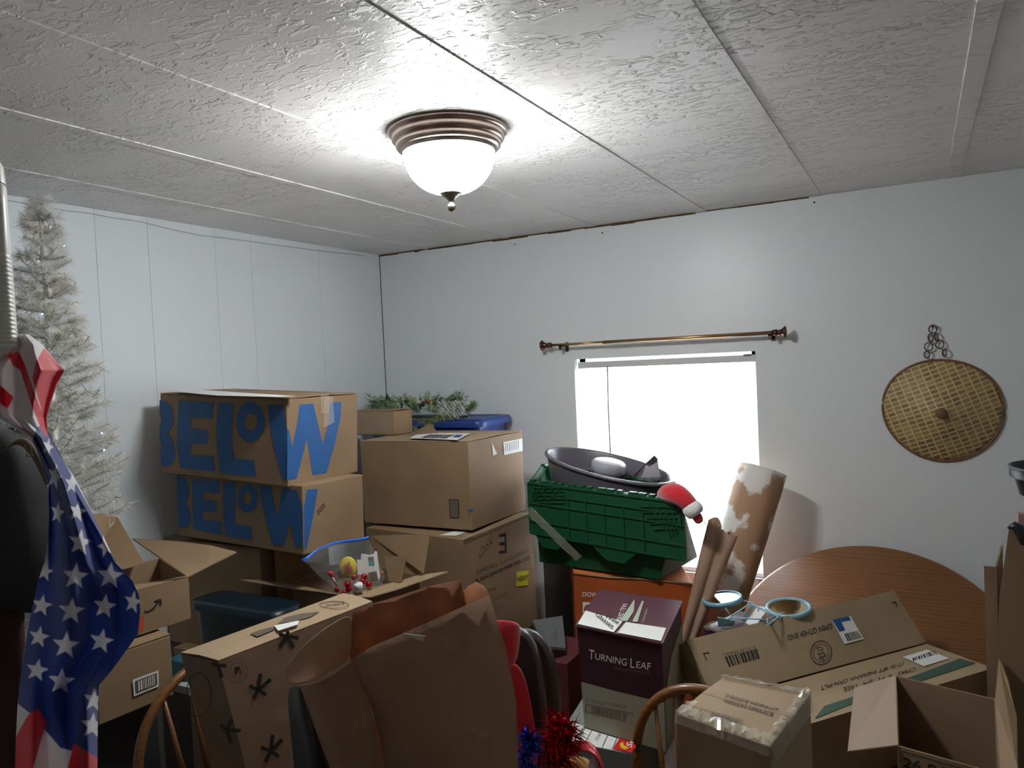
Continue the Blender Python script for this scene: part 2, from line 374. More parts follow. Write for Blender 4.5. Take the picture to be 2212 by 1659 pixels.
for px, py, r, ax in ((2015, 711, .0145, (.1, 1, .1)), (2010, 730, .014, (.8, .6, .1)), (2006, 749, .0145, (.1, 1, 0)), (2002, 766, .012, (.6, .8, 0)), (2022, 728, .013, (.9, .45, 0)), (2030, 744, .0145, (.1, 1, 0)), (2040, 762, .0135, (.9, .5, 0))):
    o = at(px, py, y=WY - .018); axv = Vector(ax).normalized(); u = axv.cross(V(0, 0, 1)).normalized(); v = axv.cross(u)
    obj('chain_ring', MB().tube([o + u * math.cos(a) * r + v * math.sin(a) * r * 1.15 for a in [2 * PI * i / 20 for i in range(20)]], .0026, closed=True, seg=6), RING, t)
o = at(2014, 705, y=WY)
tag(obj('push_pin', MB().lathe([(.002, -.002), (.002, .02), (.006, .021), (.006, .027), (0, .029)], o, (0, -1, 0), seg=12), mat('pin_red', (.25, .04, .04), .4)), 'small dark red push pin holding the woven hat chain', 'push pin')

# ------------------------------------------------------------------ cardboard boxes
def rotm(yaw, pit, rol):
    return Matrix.Rotation(yaw, 3, 'Z') @ Matrix.Rotation(rol, 3, 'Y') @ Matrix.Rotation(pit, 3, 'X')
def cub(p):
    c = Vector(p[:3]); R = rotm(*p[3:6]); w_, d_, h_ = p[6:]
    q = [(-.5, -.5), (.5, -.5), (.5, .5), (-.5, .5)]
    return [c + R @ V(a * w_, e * d_, h_) for a, e in q], [c + R @ V(a * w_, e * d_, 0) for a, e in q]
def fplane(a, b_, c): return (Vector(a), (Vector(b_) - Vector(a)).cross(Vector(c) - Vector(a)))
FLM = [CARD, BLUEINK, INK, FAINT, LABEL, REDINK]
def carton(label, T, B, cat='box', name='cardboard_box', mats=None, marks=None, lid=True, tape=None, group=None, bevel=.003, fm=None, gap=.004):
    """closed carton: body + two top flaps meeting at a seam (+ tape)"""
    base = sum(B, V(0, 0, 0)) / 4
    t = thing(name, label, cat, base, group)
    mats = mats or FLM
    b = MB(); b.hexa(T, B); body = obj('carton_body', b, mats[:1], t, bevel=bevel)
    if marks:
        faces = {'F': fplane(T[0], T[1], B[0]), 'R': fplane(T[1], T[2], B[1]), 'T': fplane(T[0], T[1], T[3]), 'L': fplane(T[3], T[0], B[0])}
        faces['T'] = (faces['T'][0] + V(0, 0, .0095 if lid else .0005), faces['T'][1])
        mb = MB(); marks(mb, faces); stamp(body, mb, mats)
    if lid:
        n = (T[1] - T[0]).cross(T[3] - T[0]).normalized()
        for s in (0, 1):
            e = [T[0].lerp(T[3], .0 if s == 0 else .503), T[1].lerp(T[2], .0 if s == 0 else .503), T[1].lerp(T[2], .497 if s == 0 else 1), T[0].lerp(T[3], .497 if s == 0 else 1)]
            e = [p + n * (.0045 + (.0035 if (i in (2, 3)) == (s == 0) else 0)) for i, p in enumerate(e)]
            obj('top_flap', MB().slab(e, n, .0035), fm or mats[0], t, bevel=.001)
        if tape:
            wv = .045; m0, m1 = T[0].lerp(T[3], .5), T[1].lerp(T[2], .5); d = (T[3] - T[0]).normalized() * wv / 2
            q = [m0 - d, m1 - d, m1 + d, m0 + d]; q = [p + n * .0092 for p in q]
            b = MB().slab(q, n, .0005)
            for e0, fdir in ((m1, (T[1] - T[0]).normalized()), (m0, (T[0] - T[1]).normalized())):
                dn = V(0, 0, -.07); k = [e0 - d, e0 + d, e0 + d + dn, e0 - d + dn]; b.slab([p + fdir * .002 + n * .008 for p in k], fdir, .0005)
            obj('packing_tape', b, TAPE, t)
    return t
def label_px(parent, face, px, extra=None, name='shipping_label', m=None, eps=.003):
    b = MB(); b.mark(face, px, 0, eps)
    if extra: extra(b)
    return obj(name, b, m or [LABEL, INK, FAINT, BLUEINK], parent, recalc=False)

Z1 = lambda x, y: (330 + x / 6.636, 830 + y / 6.636)
Z2 = lambda x, y: (560 + x / 6.636, 830 + y / 6.636)
Z3 = lambda x, y: (370 + x / 6.636, 1010 + y / 6.636)
Z4 = lambda x, y: (580 + x / 6.636, 1000 + y / 6.636)
def zz(Z, L): return [Z(*p) for p in L]
def ring(cx, cy, rx, ry, n=28): return [(cx + rx * math.cos(2 * PI * i / n), cy + ry * math.sin(2 * PI * i / n)) for i in range(n)]
bt = cub([-2.281, 2.108, 1.253, 0, -.01, .048, .668, .372, .306])
def below1(m, f):
    F_, R_ = f['F'], f['R']
    m.mark(F_, zz(Z1, [(100, 225), (170, 235), (230, 275), (275, 350), (298, 450), (290, 560), (260, 640), (205, 700), (260, 760), (300, 850), (322, 960), (318, 1060), (290, 1130), (240, 1165), (180, 1180), (135, 1175), (118, 1100), (112, 960), (135, 900), (125, 840), (105, 810), (102, 600), (130, 540), (125, 490), (105, 460)]), 1)
    m.mark(F_, zz(Z1, [(372, 235), (875, 255), (852, 490), (543, 478), (535, 628), (790, 655), (780, 860), (548, 850), (540, 1010), (868, 1035), (895, 1250), (395, 1195), (345, 900)]), 1)
    m.mark(F_, zz(Z1, [(940, 265), (1168, 270), (1140, 560), (1140, 850), (1160, 1060), (1455, 1090), (1482, 1320), (965, 1275), (920, 900), (915, 560)]), 1)
    m.mark(F_, zz(Z1, ring(1405, 540, 208, 288)), 1, holes=[zz(Z1, ring(1405, 540, 92, 122))])
    m.mark(F_, zz(Z2, [(125, 290), (345, 295), (398, 640), (396, 1365), (340, 1380), (230, 960), (170, 700), (140, 480)]), 1)
    m.mark(R_, zz(Z2, [(400, 640), (425, 660), (473, 905), (555, 480), (575, 292), (772, 275), (905, 850), (990, 560), (1006, 262), (1175, 255), (1165, 460), (1080, 860), (960, 1275), (762, 1300), (682, 780), (535, 1352), (395, 1372)]), 1)
t = carton('brown box with bright blue letters, top of the stack by the left wall', *bt, marks=below1, group='boxes with big blue letters', tape=True)
obj('torn_tape', MB().slab([at(930 / 6.636 + 560 - 0, 865, x=-1.93) for _ in (0,)] * 0 + [onplane(700, 858, bt[0][1], V(1, 0, 0)), onplane(718, 857, bt[0][1], V(1, 0, 0)), onplane(722, 912, bt[0][1], V(1, 0, 0)), onplane(698, 924, bt[0][1], V(1, 0, 0))], (1, 0, 0), -.002), TAPE, t)
T, B = bt; fT = (T[0] + V(0, 0, .012), V(.048, 0, 1))
label_px(t, fT, [(372, 846), (430, 842), (560, 851), (640, 856), (600, 858), (470, 855)], name='torn_white_paper', eps=.001)
bb = cub([-2.243, 2.104, 1.003, -.056, -.022, .018, .702, .304, .242])
def below2(m, f):
    F_, R_ = f['F'], f['R']
    m.mark(F_, zz(Z3, [(80, 115), (200, 150), (245, 240), (258, 360), (225, 470), (195, 500), (245, 560), (285, 680), (280, 780), (240, 855), (120, 865), (100, 600)]), 1)
    m.mark(F_, zz(Z3, [(300, 160), (705, 190), (690, 375), (458, 350), (450, 460), (660, 480), (652, 645), (465, 630), (460, 745), (712, 770), (735, 960), (325, 885), (305, 600)]), 1)
    m.mark(F_, zz(Z3, [(745, 205), (915, 215), (915, 600), (922, 812), (1145, 845), (1168, 1035), (775, 975), (755, 800), (742, 500)]), 1)
    m.mark(F_, zz(Z3, ring(1095, 440, 150, 205)), 1, holes=[zz(Z3, ring(1090, 440, 58, 85))])
    m.mark(F_, zz(Z3, [(1260, 255), (1440, 275), (1455, 420), (1515, 700), (1560, 500), (1590, 290), (1800, 320), (1868, 520), (1888, 640), (1888, 1140), (1790, 1130), (1700, 780), (1625, 1110), (1460, 1110), (1360, 760), (1290, 480)]), 1)
    m.mark(R_, zz(Z4, [(548, 385), (705, 370), (640, 760), (540, 1245), (515, 1230), (505, 640)]), 1)
    m.mark(R_, zz(Z4, [(905, 800), (960, 775), (1010, 790), (1050, 880), (1050, 1000), (980, 1110), (895, 1120)]), 0, eps=.0008)
    m.text(R_, '205', zz(Z4, [(700, 760), (815, 630), (790, 560), (675, 700)]), 2)
carton('kraft shipping box with big blue letters, lying dim beneath the bright blue-lettered box', *bb, marks=below2, group='boxes with big blue letters', lid=False)
bu = cub([-1.935, 2.879, .943, -.03, -.003, -.01, .585, .458, .368])
def big_up(m, f):
    F_, R_ = f['F'], f['R']
    m.mark(F_, [(970, 1078), (992, 1079), (993, 1120), (972, 1119)], 2); m.mark(F_, [(972, 1080), (990, 1081), (991, 1118), (974, 1117)], 3, eps=.0018)
    m.mark(R_, [(1010, 1101), (1022, 1099), (1022, 1103), (1010, 1105)], 1)
t = carton('large plain brown box with silver label, upper box right of the blue-lettered boxes', *bu, marks=big_up, fm=CARD2)
fR = fplane(bu[0][1], bu[0][2], bu[1][1])
label_px(t, fR, [(1086, 955), (1127, 947), (1128, 974), (1088, 983)], lambda b: [b.mark(fR, [(1090 + 4 * i, 957 - .8 * i), (1091 + 4 * i, 957 - .8 * i), (1091 + 4 * i, 975 - .8 * i), (1090 + 4 * i, 976 - .8 * i)], 2, .0035) for i in range(8)])
label_px(t, fR, [(1061, 953), (1064, 962), (1073, 981), (1064, 984)], name='torn_label', m=[LABEL])
fT = (bu[0][0] + V(0, 0, .013), V(0, 0, 1))
label_px(t, fT, [(905, 936), (1017, 937), (988, 952), (884, 948)], lambda b: (b.bars(fT, [(908, 948), (965, 949), (985, 941), (930, 940)], 1, 18, .004), b.mark(fT, [(985, 941), (1000, 941), (992, 947), (978, 946)], 3, .004)))
Tb = bu[0]; q = [at(847, 943, z=1.33), at(905, 955, z=1.325), at(930, 951, z=1.325), at(905, 927, z=1.36)]
obj('lifted_flap', MB().slab([Tb[0].lerp(Tb[3], .55) + V(.1, 0, .010), Tb[0] + V(.22, .08, .010), Tb[0] + V(.30, .20, .012), Tb[3] + V(.1, -.06, .05)], (0, 0, 1), .003), CARD, t)
em = cub([-1.881, 2.841, .432, -.129, .031, -.002, .559, .49, .505])
def emeril(m, f):
    F_, R_ = f['F'], f['R']; E5 = lambda x, y: (960 + x / 5.53, 1100 + y / 5.53)
    m.text(R_, 'EMERIL LAGASSE', zz(E5, [(385, 785), (1010, 505), (1000, 465), (385, 730)]), 3)
    m.text(R_, 'XL DUAL ZONE AIR FRYER OVEN 10 QT', zz(E5, [(370, 885), (1030, 600), (1020, 550), (365, 835)]), 2, bold=.02)
    m.text(R_, 'E', zz(E5, [(740, 520), (650, 530), (650, 300), (735, 280)]), 2, bold=.0)
    m.text(R_, 'VoO', zz(E5, [(600, 390), (400, 600), (420, 480), (560, 285)]), 3)
    m.text(R_, 'FOR', zz(E5, [(530, 985), (620, 960), (615, 930), (525, 955)]), 2); m.text(R_, '4 SERVINGS', zz(E5, [(580, 1100), (760, 1020), (755, 985), (575, 1070)]), 3); m.text(R_, 'FRYING', zz(E5, [(600, 1210), (700, 1170), (695, 1140), (600, 1180)]), 3)
t = carton('tall brown air fryer box with yellow sticker, beneath the large plain brown box', *em, marks=emeril, lid=False)
fR = fplane(em[0][1], em[0][2], em[1][1])
label_px(t, fR, [(1115, 1235), (1141, 1232), (1139, 1264), (1114, 1267)], lambda b: b.text(fR, 'HEAVY', [(1116, 1257), (1139, 1253), (1140, 1241), (1117, 1245)], 1, .0035, bold=.02), name='yellow_sticker', m=[mat('yellow_sticker', (.62, .58, .03), .5), INK])
fT = fplane(em[0][0], em[0][1], em[0][3])
label_px(t, fT, [(948, 1157), (985, 1147), (1012, 1149), (985, 1158)], name='white_sticker', m=[LABEL], eps=.002)
# glossy tape on that box's front corner and the strip dangling from it
cx = em[0][1]; b = MB()
b.slab([onplane(1000, 1162, *fR), onplane(1140, 1104, *fR), onplane(1141, 1116, *fR), onplane(1002, 1178, *fR)], fR[1], -.003)
obj('packing_tape', b, TAPE, t)
rows = [[at(1138 + i * 9.2 - 4, 1100 + 9.0 * i + 1.2 * math.sin(i) + 5, d=3.02 - .01 * i), at(1142 + i * 9.2 + 5, 1098 + 9.0 * i - 4, d=3.0 - .01 * i)] for i in range(13)]
obj('dangling_tape', MB().grid(rows), TAPE, t, solid=.0005)
# support boxes hidden under the stacks
def plainbox(label, x0, y0, x1, y1, z0, z1, **k):
    T = [V(x0, y0, z1), V(x1, y0, z1), V(x1, y1, z1), V(x0, y1, z1)]; return carton(label, T, [V(p.x, p.y, z0) for p in T], **k)
plainbox('plain brown box on the floor beneath the air fryer box', -2.17, 2.62, -1.62, 3.08, 0, .412)
# stack below the lettered boxes
a, c = at(352, 1164, z=.985), at(561, 1188, z=.985); e = at(594, 1182, z=.985)
dr = (c - a).normalized(); pn = V(-dr.y, dr.x, 0)
T3 = [a, c, c + pn * .36, a + pn * .36]; B3 = [p - V(0, 0, .42) for p in T3]
carton('brown box with a worn top edge, directly under the dim blue-lettered box', T3, B3)
plainbox('plain brown box on the floor under the worn-edged box by the left wall', -2.62, 1.93, -2.02, 2.28, 0, .57)
# neighbour right of it
x0 = c.x + .03; T4 = [V(x0, c.y + .04, .985), V(x0 + .03, c.y + .045, .985), V(x0 + .03, c.y + .30, .985), V(x0, c.y + .30, .985)]
tag(obj('flattened_box', MB().hexa(T4, [V(p.x + .005, p.y, .0) for p in T4]), CARD, bevel=.002), 'flattened brown carton standing on edge right of the worn-edged box', 'box')

# small taped box and blue tote with wreath
zt = bu[0][0].z + .010
A2 = at(853, 940, z=zt); TR = A2 + V(0, 0, .112); x0 = -2.62
T5 = [V(-2.43, A2.y - .01, TR.z - .002), TR, TR + V(0.01, .13, 0), V(-2.43, A2.y + .12, TR.z)]; B5 = [V(p.x, p.y, zt) for p in T5]
t = carton('small brown box crossed with shiny wrinkled tape beside the blue tote', T5, B5, fm=CARD, lid=True)
obj('packing_tape', MB().slab([V(-2.40, T5[0].y - .001, zt + .01), V(A2.x - .005, A2.y - .001, zt + .01), V(A2.x - .005, A2.y - .001, TR.z), V(-2.40, T5[0].y - .001, TR.z)], (0, -1, 0), -.001), TAPE, t)
TOTE = mat('blue_tote_plastic', (.012, .045, .22), .35, spec=.6)
tr = at(1047, 903, y=3.18)
t = thing('storage_tote', 'blue plastic storage tote holding up the wreath near the corner', 'storage tote', (-2.1, 3.31, .90))
def rrect(x0, y0, x1, y1, z, r=.05, n=6):
    P = []
    for cx_, cy_, a0 in ((x1 - r, y0 + r, -PI / 2), (x1 - r, y1 - r, 0), (x0 + r, y1 - r, PI / 2), (x0 + r, y0 + r, PI)):
        for i in range(n): a = a0 + PI / 2 * i / (n - 1); P.append(V(cx_ + r * math.cos(a), cy_ + r * math.sin(a), z))
    return P
X0, X1, Y0, Y1 = -2.62, tr.x, 3.14, 3.485
b = MB(); b.grid([rrect(X0 + .05, Y0 + .04, X1 - .05, Y1 - .03, .90), rrect(X0 + .03, Y0 + .02, X1 - .03, Y1 - .015, 1.325)], closed=True); b.poly(rrect(X0 + .05, Y0 + .04, X1 - .05, Y1 - .03, .90)); obj('bin', b, TOTE, t)
b = MB(); L = [rrect(X0, Y0, X1, Y1, 1.325), rrect(X0 - .003, Y0 - .003, X1 + .003, Y1 + .003, 1.345), rrect(X0 + .004, Y0 + .004, X1 - .004, Y1 - .004, 1.362), rrect(X0 + .03, Y0 + .025, X1 - .03, Y1 - .025, 1.366), rrect(X0 + .05, Y0 + .045, X1 - .05, Y1 - .045, 1.358)]
b.grid(L, closed=True); b.poly(L[-1]); b.poly(L[0]); obj('lid', b, TOTE, t)
plainbox('plain brown box on the floor in the corner under the wreath tote', -2.60, 3.16, -1.95, 3.47, 0, .888)
# wreath
GREENS = [mat('pine_pale', (.30, .38, .18), .6), mat('pine_mid', (.12, .20, .08), .6), mat('pine_dark', (.015, .05, .025), .6)]
def needles(b, p, q, n, ln, wd, m, droop=0):
    d = (q - p); L_ = d.length; d.normalize(); u = d.orthogonal().normalized(); v = d.cross(u)
    for i in range(n):
        f = i / n; a = random.uniform(0, 2 * PI); o = p + d * L_ * f
        dirn = (u * math.cos(a) + v * math.sin(a) + d * .7).normalized() * ln * random.uniform(.7, 1.15); dirn.z -= droop * ln
        s = dirn.cross(V(random.uniform(-1, 1), random.uniform(-1, 1), random.uniform(-1, 1))).normalized() * wd
        b.add([o - s, o + s, o + dirn], [(0, 1, 2)], m)
wc = at(905, 915, y=3.27); wc.z = 1.372
t = thing('wreath', 'green pine wreath with gold curls and white bristles lying on the blue tote', 'wreath', wc)
b = MB(); c2 = MB(); random.seed(11)
for i in range(150):
    a = random.uniform(0, 2 * PI); rr = random.uniform(.65, 1.0); p = wc + V(math.cos(a) * .27 * rr, math.sin(a) * .13 * rr, .02 + random.uniform(0, .07))
    q = p + V(math.cos(a) * random.uniform(.02, .09), math.sin(a) * .03 + random.uniform(-.05, .03), random.uniform(-.01, .05))
    needles(b, p, q, 34, .026, .0014, 0 if random.random() < .5 else 1 if random.random() < .7 else 2, .1)
for px, py, qx, qy in ((860, 905, 900, 925), (880, 895, 925, 915), (900, 915, 945, 905), (920, 908, 975, 898), (845, 898, 875, 918), (900, 900, 935, 918), (1005, 890, 1024, 872)):
    needles(b, at(px, py, y=3.18), at(qx, qy, y=3.13), 260, .036, .0019, 0 if px % 2 == 0 else 1, .1)
obj('pine_sprigs', b, GREENS, t, recalc=False)
b = MB()
for i in range(60):
    px = random.gauss(880, 60); py = 868 + abs(px - 870) * .08 + random.uniform(-8, 14)
    if px > 1010 or px < 780: continue
    o = at(px, py, y=random.uniform(3.2, 3.4)); s = V(random.uniform(-1, 1), random.uniform(-1, 1), random.uniform(-.6, 1)).normalized() * .02; u = s.cross(V(0, 1, .3)).normalized() * .009
    b.add([o, o + s * .5 + u, o + s, o + s * .5 - u], [(0, 1, 2, 3)], 0)
b.add([at(828, 880, y=3.2), at(852, 878, y=3.2), at(835, 848, y=3.2)], [(0, 1, 2)], 0)
obj('dark_leaves', b, mat('holly_leaf', (.02, .06, .03), .4), t, solid=.001)
GW = mat('gold_wire', (.6, .42, .12), .25, metal=1)
for px, py, r in ((870, 862, .016), (877, 866, .012), (862, 859, .009), (852, 858, .008), (820, 862, .007), (890, 868, .008)):
    o = at(px, py, y=3.2); obj('gold_curl', MB().tube([o + V(math.cos(a) * r, .2 * r * math.sin(a), math.sin(a) * r * .8) for a in [2 * PI * i / 14 for i in range(14)]], .0016, closed=True, seg=5), GW, t)
RF = mat('rust_flower', (.35, .10, .03), .6)
for px, py, r in ((925, 868, .014), (915, 870, .011), (937, 872, .01)): obj('rust_flower', MB().ball(at(px, py, y=3.22), r, seg=10), RF, t)
b = MB()
for i in range(170):
    p = at(random.uniform(940, 1005), random.uniform(868, 900), y=random.uniform(3.12, 3.2)); q = p + V(random.uniform(.01, .05), random.uniform(-.03, .01), random.uniform(-.022, .008)); m_ = (p + q) / 2 + V(0, 0, .012); b.tube([p, m_, q], .0016, seg=3)
obj('white_bristles', b, mat('white_bristle', (.72, .72, .68), .5), t)
b = MB(); P = [at(x, y, y=3.16) for x, y in ((848, 912), (880, 918), (930, 921), (985, 916), (1010, 902))]; b.tube([V(p.x, p.y, 1.378) for p in P], .007, seg=6); obj('wire_base', b, mat('dark_wire', (.03, .03, .03), .5), t)

# ------------------------------------------------------------------ green crate stack
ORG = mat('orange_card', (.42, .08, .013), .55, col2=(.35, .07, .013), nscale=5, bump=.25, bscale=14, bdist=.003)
p1, p2, p3 = at(1239, 1241, z=.78), at(1497, 1264, z=.78), at(1450, 1192, z=.78)
T6 = [p1, p2, p3, p1 + (p3 - p2)]; B6 = [V(p.x, p.y, .30) for p in T6]
def orange(m, f):
    F_ = f['F']
    m.text(F_, 'DOW', [(1258, 1288), (1291, 1290), (1292, 1280), (1259, 1278)], 4, bold=.01)
    m.mark(F_, [(1259, 1300), (1290, 1302), (1286, 1330), (1259, 1328)], 4)
    m.text(F_, 'C', [(1261, 1326), (1282, 1328), (1284, 1306), (1262, 1304)], 0, .002, bold=.03)
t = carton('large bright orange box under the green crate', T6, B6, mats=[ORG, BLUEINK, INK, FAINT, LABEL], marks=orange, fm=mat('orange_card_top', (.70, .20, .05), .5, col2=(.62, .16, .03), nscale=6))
fT = (T6[0] + V(0, 0, .012), V(0, 0, 1))
label_px(t, fT, [(1440, 1226), (1478, 1222), (1492, 1236), (1446, 1238)], name='clear_tape_patch', m=[TAPE], eps=.001)
obj('worn_edge', MB().tube([p1 + V(0, 0, .004), p1.lerp(p2, .3) + V(0, -.002, .001), p1.lerp(p2, .6) + V(0, 0, .006), p2 + V(0, 0, .003)], .004, seg=6), CARD, t)
plainbox('plain brown box on the floor beneath the orange box', -1.24, 2.76, -.96, 3.16, 0, .288)
GRN = mat('green_crate_plastic', (.005, .062, .024), .4, spec=.5)
GRN.node_tree.nodes['Principled BSDF'].inputs['Subsurface Weight'].default_value = 0
zc = .796
c0, c1 = at(1166, 1214, z=zc), at(1424, 1252, z=zc); u = (c1 - c0); Wd = u.length; u.normalize(); v = V(-u.y, u.x, 0)
t = thing('plastic_crate', 'green plastic crate with hinged lids folded open, on the orange box', 'crate', (c0 + c1) / 2 + v * .2)
H = at(1145, 1031, y=c0.y).z - zc - .03
def C(a, e, z): return c0 + u * (a * Wd) + v * e + V(0, 0, z)
b = MB(); ov = .035
tfl, tfr, tbr, tbl = at(1152, 1044, y=c0.y - ov), at(1474, 1086, y=c1.y - ov), at(1462, 1050, y=c1.y + .36), at(1176, 1010, y=c0.y + .36)
def TC(a, e, o=0, z=0): return tfl.lerp(tfr, a).lerp(tbl.lerp(tbr, a), e) - v * o + V(0, 0, z)
wallq = [[C(0, 0, 0), C(1, 0, 0), C(1, .36, 0), C(0, .36, 0)], [tfl, tfr, tbr, tbl]]
inn = [[p.lerp(c0 + u * Wd / 2 + v * .18 + V(0, 0, p.z - c0.z), .03) for p in r] for r in wallq]
for i in range(4):
    j = (i + 1) % 4; b.add([wallq[0][i], wallq[0][j], wallq[1][j], wallq[1][i]], [(0, 1, 2, 3)]); b.add([inn[0][i], inn[0][j], inn[1][j], inn[1][i]], [(3, 2, 1, 0)]); b.add([wallq[1][i], wallq[1][j], inn[1][j], inn[1][i]], [(0, 1, 2, 3)])
b.add(wallq[0], [(0, 1, 2, 3)]); b.add([p + V(0, 0, .006) for p in inn[0]], [(0, 1, 2, 3)])
for k in (.34, .72):   # body ribs
    A_, B_ = wallq[0][0].lerp(tfl, k), wallq[0][1].lerp(tfr, k); o_ = -v * .012
    b.hexa([A_ + o_ + V(0, 0, .008), B_ + o_ + V(0, 0, .008), B_ + V(0, 0, .008), A_ + V(0, 0, .008)], [A_ + o_, B_ + o_, B_, A_])
obj('crate_body', b, GRN, t)
# rim with hinge knuckles
b = MB()
for e0 in (0, 1):
    b.hexa([TC(-.015, e0, .014, .010), TC(1.015, e0, .014, .010), TC(1.015, e0, -.012, .010), TC(-.015, e0, -.012, .010)], [TC(-.015, e0, .014, -.010), TC(1.015, e0, .014, -.010), TC(1.015, e0, -.012, -.010), TC(-.015, e0, -.012, -.010)])
    for i in range(15):
        a = -.012 + i * 1.02 / 15 + (.01 if i % 3 == 1 else 0); w_ = .05 if i % 3 else .035; b.hexa([TC(a, e0, .017, .019), TC(a + w_, e0, .017, .019), TC(a + w_, e0, -.006, .019), TC(a, e0, -.006, .019)], [TC(a, e0, .017, .006), TC(a + w_, e0, .017, .006), TC(a + w_, e0, -.006, .006), TC(a, e0, -.006, .006)])
for a0, a1 in ((-.03, .0), (1.0, 1.03)): b.hexa([TC(a0, 0, 0, .010), TC(a1, 0, 0, .010), TC(a1, 1, 0, .010), TC(a0, 1, 0, .010)], [TC(a0, 0, 0, -.012), TC(a1, 0, 0, -.012), TC(a1, 1, 0, -.012), TC(a0, 1, 0, -.012)])
obj('rim', b, GRN, t, bevel=.002)
# front lid half hanging down
q0, q1 = TC(-.02, 0, .018, .008), TC(1.02, 0, .018, .008); dn = (V(0, 0, -1) - v * .02 + u * .02).normalized(); LL = .215
def Lp(a, s, o=0): return q0.lerp(q1, a) + dn * (s * LL) + nl * o
nl = (q1 - q0).normalized().cross(dn).normalized()
if nl.dot(CAM - q0) < 0: nl = -nl
out = [(0, 0), (1, 0), (1, 1.0), (.86, 1.03), (.80, 1.0), (.70, 1.03), (.63, 1.22), (.52, 1.22), (.44, 1.02), (.36, 1.02), (.26, 1.0), (.19, 1.2), (.09, 1.2), (.05, 1.02), (0, 1.0)]
b = MB(); b.slab([Lp(a, s) for a, s in out], nl, .004)
def rib(a0, s0, a1, s1, w_=.0018, h=.006):
    p, q = Lp(a0, s0), Lp(a1, s1); d = (q - p).normalized().cross(nl).normalized() * w_
    b.hexa([p - d + nl * h, q - d + nl * h, q + d + nl * h, p + d + nl * h], [p - d, q - d, q + d, p + d])
for s in (.02, .40, .74, .98): rib(.0, s, 1, s, .003)
rib(0, .02, 0, .98); rib(1, .02, 1, .98); rib(.18, .22, .80, .22)
for a in (.28, .40, .52, .64, .76): rib(a, .22 if a < .8 else .1, a, .98)
for i in range(5):
    rib(.05 + i * .045, .04, .02 + max(0, i - 2) * .06, .30 - .03 * i + .14, .002); rib(.04, .1 + i * .07, .26, -.02 + i * .07 + .04, .002)
    rib(.80 + i * .045, .12 + .03 * i, .92 + i * .015, .62 - .04 * i, .002); rib(.74 + i * .02, .18 + i * .09, .96, .10 + i * .09, .002)
rib(.19, 1.2, .26, 1.0); rib(.09, 1.2, .05, 1.02); rib(.09, 1.2, .19, 1.2); rib(.63, 1.22, .70, 1.03); rib(.52, 1.22, .44, 1.02); rib(.52, 1.22, .63, 1.22)
obj('hinged_lid', b, GRN, t)
# far lid half hanging behind
b = MB(); r0, r1 = TC(-.01, 1, -.018, .005), TC(1.01, 1, -.018, .005); b.slab([r0, r1, r1 + V(0, .03, -.24), r0 + V(0, .03, -.24)], v, .004); obj('hinged_lid', b, GRN, t)

# grey litter pan on the crate
PAN = mat('grey_pan_plastic', (.12, .11, .13), .32, spec=.6)
yc = (c0 + v * .19).y
pL, pR = at(1186, 972, y=yc + .03), at(1452, 1046, y=yc - .03); pc = (pL + pR) / 2; pu = (pR - pL); pw = pu.length / 2; pu.normalize()
pv = (V(0, 1, 0) - pu * pu.y).normalized(); pn = pu.cross(pv).normalized(); pv = (pv + pn * .06).normalized(); pn = pu.cross(pv).normalized()
if pn.z < 0: pn = -pn
t = thing('litter_pan', 'dark grey oval plastic pan tilted on top of the green crate', 'pan', pc - pn * .12)
b = MB(); pr = [(1.0, -.006), (1.035, -.004), (1.045, .003), (1.03, .009), (.99, .010), (.965, .003), (.90, -.06), (.83, -.115), (.70, -.125), (.0, -.125)]
rows = [[pc + pu * math.cos(a) * pw * .965 * r + pv * math.sin(a) * .175 * r + pn * h for a in [2 * PI * i / 48 for i in range(48)]] for r, h in pr]
b.grid(rows, closed=True); ro = [[pc + pu * math.cos(a) * pw * .965 * r + pv * math.sin(a) * .175 * r + pn * h for a in [2 * PI * i / 48 for i in range(48)]] for r, h in ((1.0, -.006), (.93, -.07), (.86, -.122), (.72, -.131), (0, -.131))]; b.grid(ro, closed=True)
obj('basin', b, PAN, t)
dc = at(1315, 1002, y=yc + .02)
t = thing('round_dish', 'small round pale-topped dish lying inside the grey pan', 'dish', dc)
b = MB(); b.lathe([(0, .012), (.055, .012), (.066, .010), (.073, .002), (.073, -.03), (.06, -.04), (0, -.04)], dc, pn, seg=40, xdir=pu); obj('dish_body', b, mat('dish_grey', (.35, .35, .38), .35), t)
obj('dish_top', MB().lathe([(0, .0145), (.052, .0145), (.056, .012)], dc, pn, seg=40), mat('dish_white', (.62, .62, .64), .35), t)
o = at(1392, 1030, y=yc)
t = thing('packaged_brush', 'dark handled brush in clear wrapping sticking out of the grey pan', 'brush', o)
a1, a2 = at(1372, 1030, y=yc), at(1417, 988, y=yc - .02); d = (a2 - a1).normalized(); s = d.cross(V(0, 1, 0)).normalized() * .011
obj('handle', MB().slab([a1 - s, a2 - s, a2 + s, a1 + s], (0, -1, 0), .006), mat('dark_brown_plastic', (.06, .04, .05), .4), t, bevel=.002)
rows = [[at(x + dx, y + dy, y=yc - .03 + random.uniform(-.012, .012)) for dx, dy in ((0, 0), (8, -3), (16, -2), (26, 2), (36, 6))] for x, y in ((1392, 1006), (1386, 1014), (1380, 1022), (1374, 1031), (1380, 1040))]
obj('plastic_wrap', MB().grid(rows), PLAST, t, solid=.0006)
obj('header_card', MB().slab([at(1394, 1006, y=yc - .012), at(1420, 990, y=yc - .012), at(1426, 1030, y=yc - .012), at(1386, 1032, y=yc - .012)], (0, -1, 0), .001), mat('grey_card', (.4, .38, .42), .4), t)
